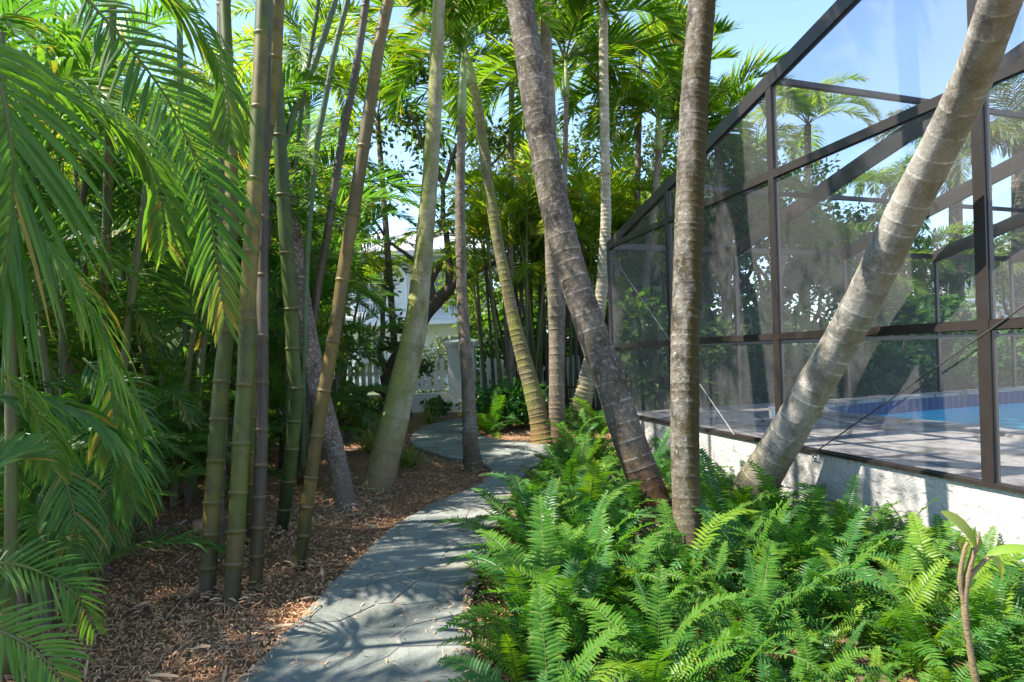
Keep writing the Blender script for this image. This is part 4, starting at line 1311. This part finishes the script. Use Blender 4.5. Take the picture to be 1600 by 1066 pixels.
# sapling bottom right
sb = gr(1532, 1150)
SY = sb.y
def sp_(x, y, dy=0): return at(x, y, SY + dy)
sap = thing('sapling', 'bare brown sapling with two yellow-green leaves in the right corner', 'sapling', sb)
m = MB()
m.tube([q[:3] for q in spline([tuple(sp_(1540, 1130)), tuple(sp_(1522, 1050)), tuple(sp_(1508, 960)), tuple(sp_(1512, 900)), tuple(sp_(1524, 855))], 5)], [0.0125 + 0.0022 * ((k * 7) % 5 == 0) - 0.00015 * k for k in range(21)], 8)
m.tube([q[:3] for q in spline([tuple(sp_(1508, 955)), tuple(sp_(1500, 905)), tuple(sp_(1507, 860)), tuple(sp_(1512, 848))], 5)], [0.0085 + 0.0018 * (k % 5 == 0) - .0002 * k for k in range(16)], 7)
m.tube([q[:3] for q in spline([tuple(sp_(1513, 905)), tuple(sp_(1530, 885)), tuple(sp_(1552, 865))], 5)], [0.009 - .0003 * k for k in range(11)], 7)
m.tube([q[:3] for q in spline([tuple(sp_(1520, 870)), tuple(sp_(1528, 845)), tuple(sp_(1530, 830))], 4)], [0.006 - .0003 * k for k in range(9)], 6)
m.build('stem', M['sap_bark'], sap, True)
def big_leaf(pix, w, rv, dead, dyo=0.0):
    m = MB()
    pts = [at(x, y, SY + dyo * k) for k, (x, y) in enumerate(pix)]
    sp = [Vector(q) for q in spline([tuple(p) for p in pts], 5)]
    n = len(sp); prev = None
    for i, p in enumerate(sp):
        T = (sp[min(i + 1, n - 1)] - sp[max(i - 1, 0)]).normalized()
        wv = T.cross(Vector((0.15, -0.75, 0.6))).normalized()
        hw = w * math.sin(math.pi * min(.98, .06 + .92 * i / (n - 1))) ** .8
        t = (rv, dead, 0)
        up = Vector((0, -.3, .5)) * hw * .35
        cur = (m.vert(p - wv * hw + up, t), m.vert(p, t), m.vert(p + wv * hw + up, t))
        if prev:
            for a in (0, 1): m.face(prev[a], prev[a + 1], cur[a + 1], cur[a])
        prev = cur
    m.build('leaf', M['sapling_leaf'], sap, True)
big_leaf([(1530, 862), (1512, 832), (1490, 812), (1470, 800)], 0.028, .9, .35, -.01)
big_leaf([(1540, 868), (1565, 860), (1600, 858), (1640, 866)], 0.016, .2, 0, -.02)
big_leaf([(1550, 872), (1562, 885), (1566, 905)], 0.024, .8, .4, .01)
big_leaf([(1530, 860), (1532, 850), (1531, 838)], 0.008, .6, .2)
big_leaf([(1528, 850), (1522, 838), (1524, 822)], 0.007, .8, .1)
big_leaf([(1552, 866), (1560, 852), (1558, 840)], 0.007, .5, .3)
big_leaf([(1506, 862), (1499, 852), (1500, 842)], 0.006, .7, .3)
big_leaf([(1512, 1000), (1498, 990), (1494, 980)], 0.006, .3, .1)
big_leaf([(1525, 905), (1512, 916), (1502, 917)], 0.010, .4, .0)

# ------------------------------------------------------------------ fence, pillar, houses
FY = gr(720, 642).y
FX0, FX1 = ax(545, FY), ax(1500, FY)
mb = MB(); mb.face(*[mb.vert(q) for q in ((-90, FY + .2, .004), (90, FY + .2, .004), (90, FY + 120, .004), (-90, FY + 120, .004))])
tag(mb.build('lawn', M['lawn']), kind='structure')
def zat(py, px=690): return at(px, py, FY).z
kz = zat(617)
px0, px1 = ax(698, FY), ax(746, FY)
def fence(x0, x1, label, wall):
    root = thing('picket_fence', label, 'fence', ((x0 + x1) / 2, FY, 0))
    m = MB(); m.box(((x0 + x1) / 2, FY, kz / 2 - .1), x1 - x0, 0.22, kz + .2); m.box(((x0 + x1) / 2, FY, kz + .025), x1 - x0, 0.28, .05)
    m.build('knee_wall', M['white'], root)
    pm = MB()
    zt = zat(568)
    x = x0 + 0.10
    while x < x1 - .05:
        zz = zt + 0.10 * math.cos((x - x0) * 2.2)
        pm.box((x, FY, (kz + .12 + zz) / 2), 0.115, 0.022, zz - kz - .12)
        a = [pm.vert((x + dx, FY + dy, zz + dz)) for dy in (-.011, .011) for dx, dz in ((-.0575, 0.001), (.0575, 0.001), (0, .05))]
        pm.face(a[0], a[1], a[2]); pm.face(a[5], a[4], a[3]); pm.face(a[0], a[2], a[5], a[3]); pm.face(a[1], a[4], a[5], a[2])
        x += 0.172
    pm.build('pickets', M['white'], root)
    for zz in (kz + .2, zt - .22):
        m = MB(); m.box(((x0 + x1) / 2, FY + .045, zz), x1 - x0, .045, .09); m.build('rail', M['white'], root)
fence(FX0 - 3, px0 - .01, 'white picket fence on a low wall left of the pillar', True)
fence(px1 + .01, FX1, 'white picket fence running right of the pillar behind the palms', True)
pc_ = Vector(((px0 + px1) / 2, FY, 0))
pil = thing('gate_pillar', 'square white masonry pillar with a stepped cap in the picket fence', 'pillar', pc_)
pw = px1 - px0
pt = zat(543)
m = MB(); m.box((pc_.x, FY, pt / 2 - .1), pw * .86, pw * .86, pt + .2); m.box((pc_.x, FY, .1), pw * .96, pw * .96, .24); m.build('shaft', M['white'], pil)
m = MB(); m.box((pc_.x, FY, pt + .035), pw * 1.02, pw * 1.02, .07); m.box((pc_.x, FY, pt + .10), pw * 1.14, pw * 1.14, .07)
hw = pw * .54
a = [m.vert((pc_.x + sx * hw, FY + sy * hw, pt + .135)) for sx, sy in ((-1, -1), (1, -1), (1, 1), (-1, 1))]; tpv = m.vert((pc_.x, FY, pt + .24))
for i in range(4): m.face(a[i], a[(i + 1) % 4], tpv)
m.build('cap', M['white'], pil)

def house(px0, px1, Y, ztop, label, seed, floors, pitch=2.0):
    x0, x1 = ax(px0, Y), ax(px1, Y)
    c = (x0 + x1) / 2; w = x1 - x0
    root = thing('house', label, 'house', (c, Y + 4, 0))
    m = MB(); m.box((c, Y + 4, ztop / 2), w, 8, ztop); m.build('wall', M['house'], root)
    fh = ztop / floors
    for f_ in range(floors):
        zb = f_ * fh
        if f_:
            m = MB(); m.box((c, Y - .8, zb), w, 1.7, .22); m.build('balcony_floor', M['house'], root)
            m = MB(); m.box((c, Y - 1.55, zb + 1.05), w, .08, .09); m.box((c, Y - 1.55, zb + .2), w, .06, .06)
            x = x0 + .08
            while x < x1:
                m.box((x, Y - 1.55, zb + .62), .035, .035, .78); x += .14
            m.build('railing', M['house'], root)
        n = max(2, int(w / 3))
        for i in range(n + 1):
            m = MB(); xx = x0 + .15 + (w - .3) * i / n
            m.box((xx, Y - 1.45, zb + fh / 2), .26, .26, fh - .23); m.build('column', M['house'], root)
        for i in range(n):
            xx = x0 + w * (i + .5) / n
            wf = MB(); wf.box((xx, Y - .03, zb + fh * .5), 1.5, .08, 2.0); wfo = wf.build('window', M['house'], root)
            m = MB()
            for dx in (-.36, .36):
                m.box((xx + dx, Y - .075, zb + fh * .5), .62, .02, 1.78)
            g = m.build('pane', M['glass'], root)
    m = MB()
    m.box((c, Y + 3.2, ztop + .15), w + 1.0, 10.6, .3)
    a = [m.vert((c + sx * (w / 2 + .5), Y + 3.2 + sy * 5.3, ztop + .3)) for sx, sy in ((-1, -1), (1, -1), (1, 1), (-1, 1))]
    r = [m.vert((c - w * .25, Y + 3.2, ztop + .3 + pitch)), m.vert((c + w * .25, Y + 3.2, ztop + .3 + pitch))]
    m.face(a[0], a[1], r[1], r[0]); m.face(a[2], a[3], r[0], r[1]); m.face(a[1], a[2], r[1]); m.face(a[3], a[0], r[0])
    m.build('roof', M['roof'], root)
house(520, 765, 34, 6.4, 'white two-storey house with balcony railing beyond the picket fence', 1, 2)
house(1480, 1720, 40, 5.6, 'pale house glimpsed through the far right of the screen', 2, 2)

# ------------------------------------------------------------------ broadleaf trees
def limb(mb, a, b, ra, rb, rr, n=5, wob=.12):
    a, b = Vector(a), Vector(b)
    L = (b - a).length
    pts = [a.lerp(b, k / n) + (Vector((rr.uniform(-1, 1), rr.uniform(-1, 1), rr.uniform(-.5, .5))) * wob * L * .35 if 0 < k < n else Vector()) for k in range(n + 1)]
    sp = [Vector(q) for q in spline([tuple(p) for p in pts], 3)]
    mb.tube(sp, [ra + (rb - ra) * k / (len(sp) - 1) for k in range(len(sp))], 9)
def broad_tree(X, Y, h, spread, label, seed, mat, nl=5200, L=.16, W=.08, group=None, base=0.35, r=.16, z0=0.3, gaps=1.0):
    rr = random.Random(seed)
    q = Vector((X, Y, 0))
    root = thing('broadleaf_tree', label, 'tree', q, group)
    mb = MB()
    fork = q + Vector((rr.uniform(-.4, .4), rr.uniform(-.4, .4), h * base))
    limb(mb, q - Vector((0, 0, .1)), fork, r, r * .75, rr)
    tips = []
    for k in range(6):
        a = k * 1.047 + rr.uniform(-.4, .4)
        e = fork + Vector((math.cos(a) * spread * rr.uniform(.4, .75), math.sin(a) * spread * rr.uniform(.4, .75), (h - fork.z) * rr.uniform(.35, .8)))
        limb(mb, fork, e, r * .5, r * .2, rr)
        for j in range(4):
            e2 = e + Vector((rr.uniform(-1, 1) * spread * .5, rr.uniform(-1, 1) * spread * .5, rr.uniform(-.15, .35) * (h - fork.z)))
            limb(mb, e, e2, r * .2, r * .05, rr, 4)
            tips.append(e2); tips.append(e.lerp(e2, .5))
    mb.build('trunk', M['bark'], root, True)
    mb = MB()
    per = nl // len(tips)
    for t in tips:
        s = spread * rr.uniform(.16, .34)
        for j in range(3):
            c = t + Vector((rr.gauss(0, s * .6), rr.gauss(0, s * .6), rr.gauss(0, s * .4)))
            blob(mb, c, (s * .75, s * .75, s * .5), per // 3, L, W, rr, .15)
    mb.build('crown', mat, root)
    return root

# dark-limbed oak by the fence, limbs traced from the photo
OY = FY - 1.6
rr = random.Random(9)
q = at(628, 648, OY); q.z = 0
oak = thing('oak_tree', 'gnarled dark-barked tree forking before the white house', 'tree', q)
mb = MB()
def L2(a, b, wa, wb, n=4):
    limb(mb, at(a[0], a[1], OY), at(b[0], b[1], OY), wa / 2 / F * OY, wb / 2 / F * OY, rr, n, .08)
limb(mb, q - Vector((0, 0, .1)), at(610, 585, OY), .30, .26, rr)
L2((610, 588), (628, 545), 26, 24); L2((628, 548), (665, 490), 24, 22); L2((664, 492), (690, 462), 22, 20)
L2((690, 464), (712, 440), 20, 14); L2((678, 478), (672, 440), 14, 11); L2((672, 442), (690, 410), 11, 8)
L2((702, 448), (700, 390), 13, 10); L2((700, 392), (692, 330), 10, 8); L2((692, 332), (690, 280), 8, 6); L2((690, 282), (640, 180), 6, 3)
L2((692, 290), (715, 225), 7, 6); L2((715, 226), (760, 208), 6, 4)
L2((608, 590), (592, 550), 14, 9); L2((592, 552), (604, 420), 9, 6)
L2((665, 470), (648, 405), 9, 7); L2((648, 407), (612, 380), 7, 5); L2((612, 382), (575, 330), 5, 3)
L2((712, 442), (790, 400), 10, 6); L2((790, 402), (850, 300), 6, 3); L2((700, 330), (800, 220), 5, 3)
mb.build('trunk', M['bark'], oak, True)
mb = MB()
for (px, py, s, n) in [(640, 180, .8, 360), (600, 250, .8, 360), (560, 300, .9, 420), (650, 100, .9, 420), (720, 110, .8, 260), (780, 220, .7, 260), (830, 300, .7, 260), (612, 450, .4, 110), (622, 500, .35, 100), (608, 540, .3, 80), (668, 565, .35, 130), (700, 340, .3, 40), (585, 350, .5, 140), (760, 60, .8, 260), (685, 250, .4, 90)]:
    c = at(px, py, OY + rr.uniform(-.8, .8))
    for j in range(4):
        blob(mb, c + Vector((rr.gauss(0, s * .5), rr.gauss(0, s * .5), rr.gauss(0, s * .4))), (s * .6, s * .6, s * .45), n // 4, .17, .085, rr, .1)
mb.build('crown', M['oak_leaf'], oak)

shrub(668, 600, 'pale sage-coloured bush behind the picket fence', 61, M['sage'], (1.1, .8, 1.3), 1200, .16, .06, Y=FY + 2.2)
GT = 'leafy trees filling the skyline behind the garden'
for i, (px, Y, h, sp_r, mt) in enumerate([(380, 21, 9.5, 3.0, 'broad_bright'), (470, 25, 11, 3.2, 'broad_bright'), (250, 21, 10, 3.2, 'broad_bright'), (880, 27, 11.5, 3.0, 'broad_bright'), (985, 26, 13.5, 2.8, 'oak_leaf'), (800, 31, 11, 3.4, 'oak_leaf')]):
    broad_tree(ax(px, Y), Y, h, sp_r, 'tall leafy broadleaf tree showing behind the palms against the sky', 200 + i, M[mt], 5200, .22, .11, GT)
GK = 'bushy trees behind the far areca clumps'
for i, (px, Y, h, sp_r, mt) in enumerate([(790, 22, 4.6, 2.2, 'broad_bright'), (850, 23.5, 5.0, 2.2, 'broad'), (915, 22.5, 4.6, 2.2, 'broad_bright'), (975, 23.5, 5.2, 2.3, 'broad'), (1045, 22.5, 4.8, 2.2, 'broad_bright'), (350, 18, 5.0, 2.4, 'broad_bright'), (240, 17, 5.0, 2.4, 'broad'), (130, 16, 5.0, 2.4, 'broad_bright'), (450, 19.5, 4.6, 2.2, 'broad')]):
    broad_tree(ax(px, Y), Y, h, sp_r, 'bushy broadleaf tree filling the gaps behind the palm stems', 260 + i, M[mt], 4200, .20, .11, GK, base=.16)
GC = 'dark trees behind the pool enclosure'
for i, (px, Y, h, sp_r, mt) in enumerate([(1120, 17.5, 6.2, 2.4, 'broad'), (1190, 18.5, 7.2, 2.6, 'hedge'), (1260, 20, 5.6, 2.6, 'broad'), (1030, 20.5, 6.8, 2.4, 'hedge'), (1390, 23, 5.4, 2.4, 'broad'), (1600, 24, 5.0, 2.6, 'broad_bright')]):
    broad_tree(ax(px, Y), Y, h, sp_r, 'dark leafy tree standing behind the pool enclosure', 230 + i, M[mt], 6000, .20, .10, GC, base=.22)

# palms beyond the cage and in the middle distance
def far_palm(px, py_top, Y, label, seed, kit, nf=12, sc=1.0, w=16, lean=0, mat='t3', shaft=False, group=None):
    tp = at(px, py_top, Y)
    X0 = tp.x - lean
    pts = [(X0, Y, 0, w / 2 / F * Y * 1.2), (X0 + lean * .45, Y, tp.z * .5, w / 2 / F * Y), (tp.x, Y, tp.z, w / 2 / F * Y * .85)]
    root = thing('palm_tree', label, 'palm', (X0, Y, 0), group)
    palm_trunk(pts, M[mat], root, .14, .05, 10, seed, .2)
    if shaft:
        m = MB(); m.tube([tp, tp + Vector((0, 0, .15)), tp + Vector((0, 0, .8))], [w / 2 / F * Y * .95, w / 2 / F * Y * 1.1, w / 2 / F * Y * .5], 10)
        m.build('crownshaft', M['crownshaft'], root, True)
        tp = tp + Vector((0, 0, .7))
    put_crown(root, tp, kit, nf, seed, sc)
far_palm(885, 150, 13.0, 'slim palm with green crownshaft and drooping crown high in the centre', 301, XMAS, 14, 1.35, 9, .3, shaft=True)
far_palm(1030, 235, 14.5, 'bright green palm crown just left of the lichen-grey trunk', 302, XMAS, 15, 1.25, 12, .7, shaft=True)
far_palm(1000, 110, 16.5, 'tall palm crown showing against the sky beside the ribbed trunk', 303, XMAS, 14, 1.3, 10, .4)
far_palm(1120, 190, 15.5, 'sunlit palm crown rising just over the enclosure roof line', 304, XMAS, 13, 1.1, 10, -.2)
far_palm(800, 60, 15.0, 'yellow-green palm crown with hanging fronds high behind the path', 305, GREENQ, 14, 1.1, 10, .3)
far_palm(590, 190, 16.0, 'dark palm crown spreading behind the brown bamboo cane', 306, GREENQ, 14, 1.2, 10, -.3)
far_palm(480, 90, 13.0, 'green palm crown high behind the bamboo', 307, LIGHTP, 14, 1.1, 10, .2)
far_palm(1262, 195, 19.0, 'sunlit yellow-green palm seen through the upper screen', 308, LIGHTP, 15, 1.0, 12, .3)
far_palm(1395, 300, 22.0, 'palm crown seen through the screen left of the tan trunk', 309, GREENQ, 13, 1.0, 14, -.4)
far_palm(1492, 260, 21.0, 'grey feathery palm with drooping crown behind the screen', 310, QUEEN, 16, 1.15, 20, .1)
far_palm(1590, 215, 22.0, 'second grey feathery palm at the right edge behind the screen', 311, QUEEN, 16, 1.15, 18, .2)
far_palm(1372, 440, 17.5, 'short thick palm with arching fronds above the pool hedge', 312, GREENQ, 14, .8, 26, .1)
far_palm(1440, 400, 20.0, 'green palm crown behind the middle post of the back screen', 313, LIGHTP, 13, .9, 14, .1)
far_palm(1535, 430, 19.0, 'low pale palm behind the right part of the back screen', 314, QUEEN, 12, .75, 20, .1)
far_palm(1225, 400, 15.6, 'leaning sunlit palm trunk behind the back screen', 315, GREENQ, 11, .8, 16, 1.1, 't9')
far_palm(1140, 300, 18.5, 'dark palm crown behind the far bay of the screen', 316, GREENQ, 13, 1.0, 12, .3)

# hedge bushes behind the pool
HM = []
for i in range(3):
    mb = MB(); rr = random.Random(80 + i)
    for k in range(9):
        blob(mb, (rr.uniform(-.6, .6), rr.uniform(-.5, .5), rr.uniform(.35, 1.35)), (.45, .4, .4), 150, .15, .085, rr, .3)
    HM.append(mb.mesh('foliage', M['hedge']))
mb = MB()
rr = random.Random(3)
for k in range(5):
    a = k * 1.26
    mb.tube([(0, 0, -.05), (.15 * math.cos(a), .15 * math.sin(a), .5), (.4 * math.cos(a), .4 * math.sin(a), 1.3)], [.03, .025, .012], 6)
HST = mb.mesh('stem', M['bark'], True)
k = 0
for d, off, n in ((1.5, -1.5, 9), (2.8, -1.2, 9)):
    for i in range(n):
        b = 2.9 + i * 1.05
        q = C0 + bdir * b + bn * (d + .3 * math.sin(i * 3.1))
        root = thing('hedge_bush', 'dark green hedge bush behind the pool deck' if d < 2 else 'taller dark hedge bush in the row behind the pool', 'hedge', (q.x, q.y, 0), 'front hedge row behind the pool' if d < 2 else 'rear hedge row behind the pool')
        s = rnd.uniform(.95, 1.2) * (1.0 if d < 2 else 1.5)
        a = rnd.uniform(0, 6.28)
        child('foliage', HM[k % 3], root, (0, 0, 0), (0, 0, a), s)
        child('stem', HST, root, (0, 0, 0), (0, 0, a), s)
        k += 1

UB = [(60, 8.6, 1.5), (150, 8.0, 1.3), (240, 10.4, 1.7), (330, 10.8, 1.7), (-60, 8.2, 1.7), (410, 11.5, 1.6), (100, 11.5, 2.0), (470, 14.5, 1.8), (380, 14.8, 2.0), (280, 14.5, 2.0)]
for i, (px, Y, s) in enumerate(UB + [(800, 18.6, 1.7), (850, 19.2, 1.9), (905, 18.8, 1.7), (955, 19.3, 2.0), (1005, 19.0, 1.8), (1060, 19.4, 2.0), (1110, 19.0, 1.9)]):
    lf = i < len(UB)
    root = thing('understory_bush', 'dark leafy bush in the deep shade of the left palm thicket' if lf else 'dark leafy bush closing the gap behind the far palm stems', 'shrub', (ax(px, Y), Y, 0), 'understory bushes in the left thicket' if lf else 'understory bushes behind the far stems')
    a = rnd.uniform(0, 6.28)
    child('foliage', HM[i % 3], root, (0, 0, 0), (0, 0, a), s)
    child('stem', HST, root, (0, 0, 0), (0, 0, a), s)

for o in bpy.data.objects:
    if '_w' in o: del o['_w']
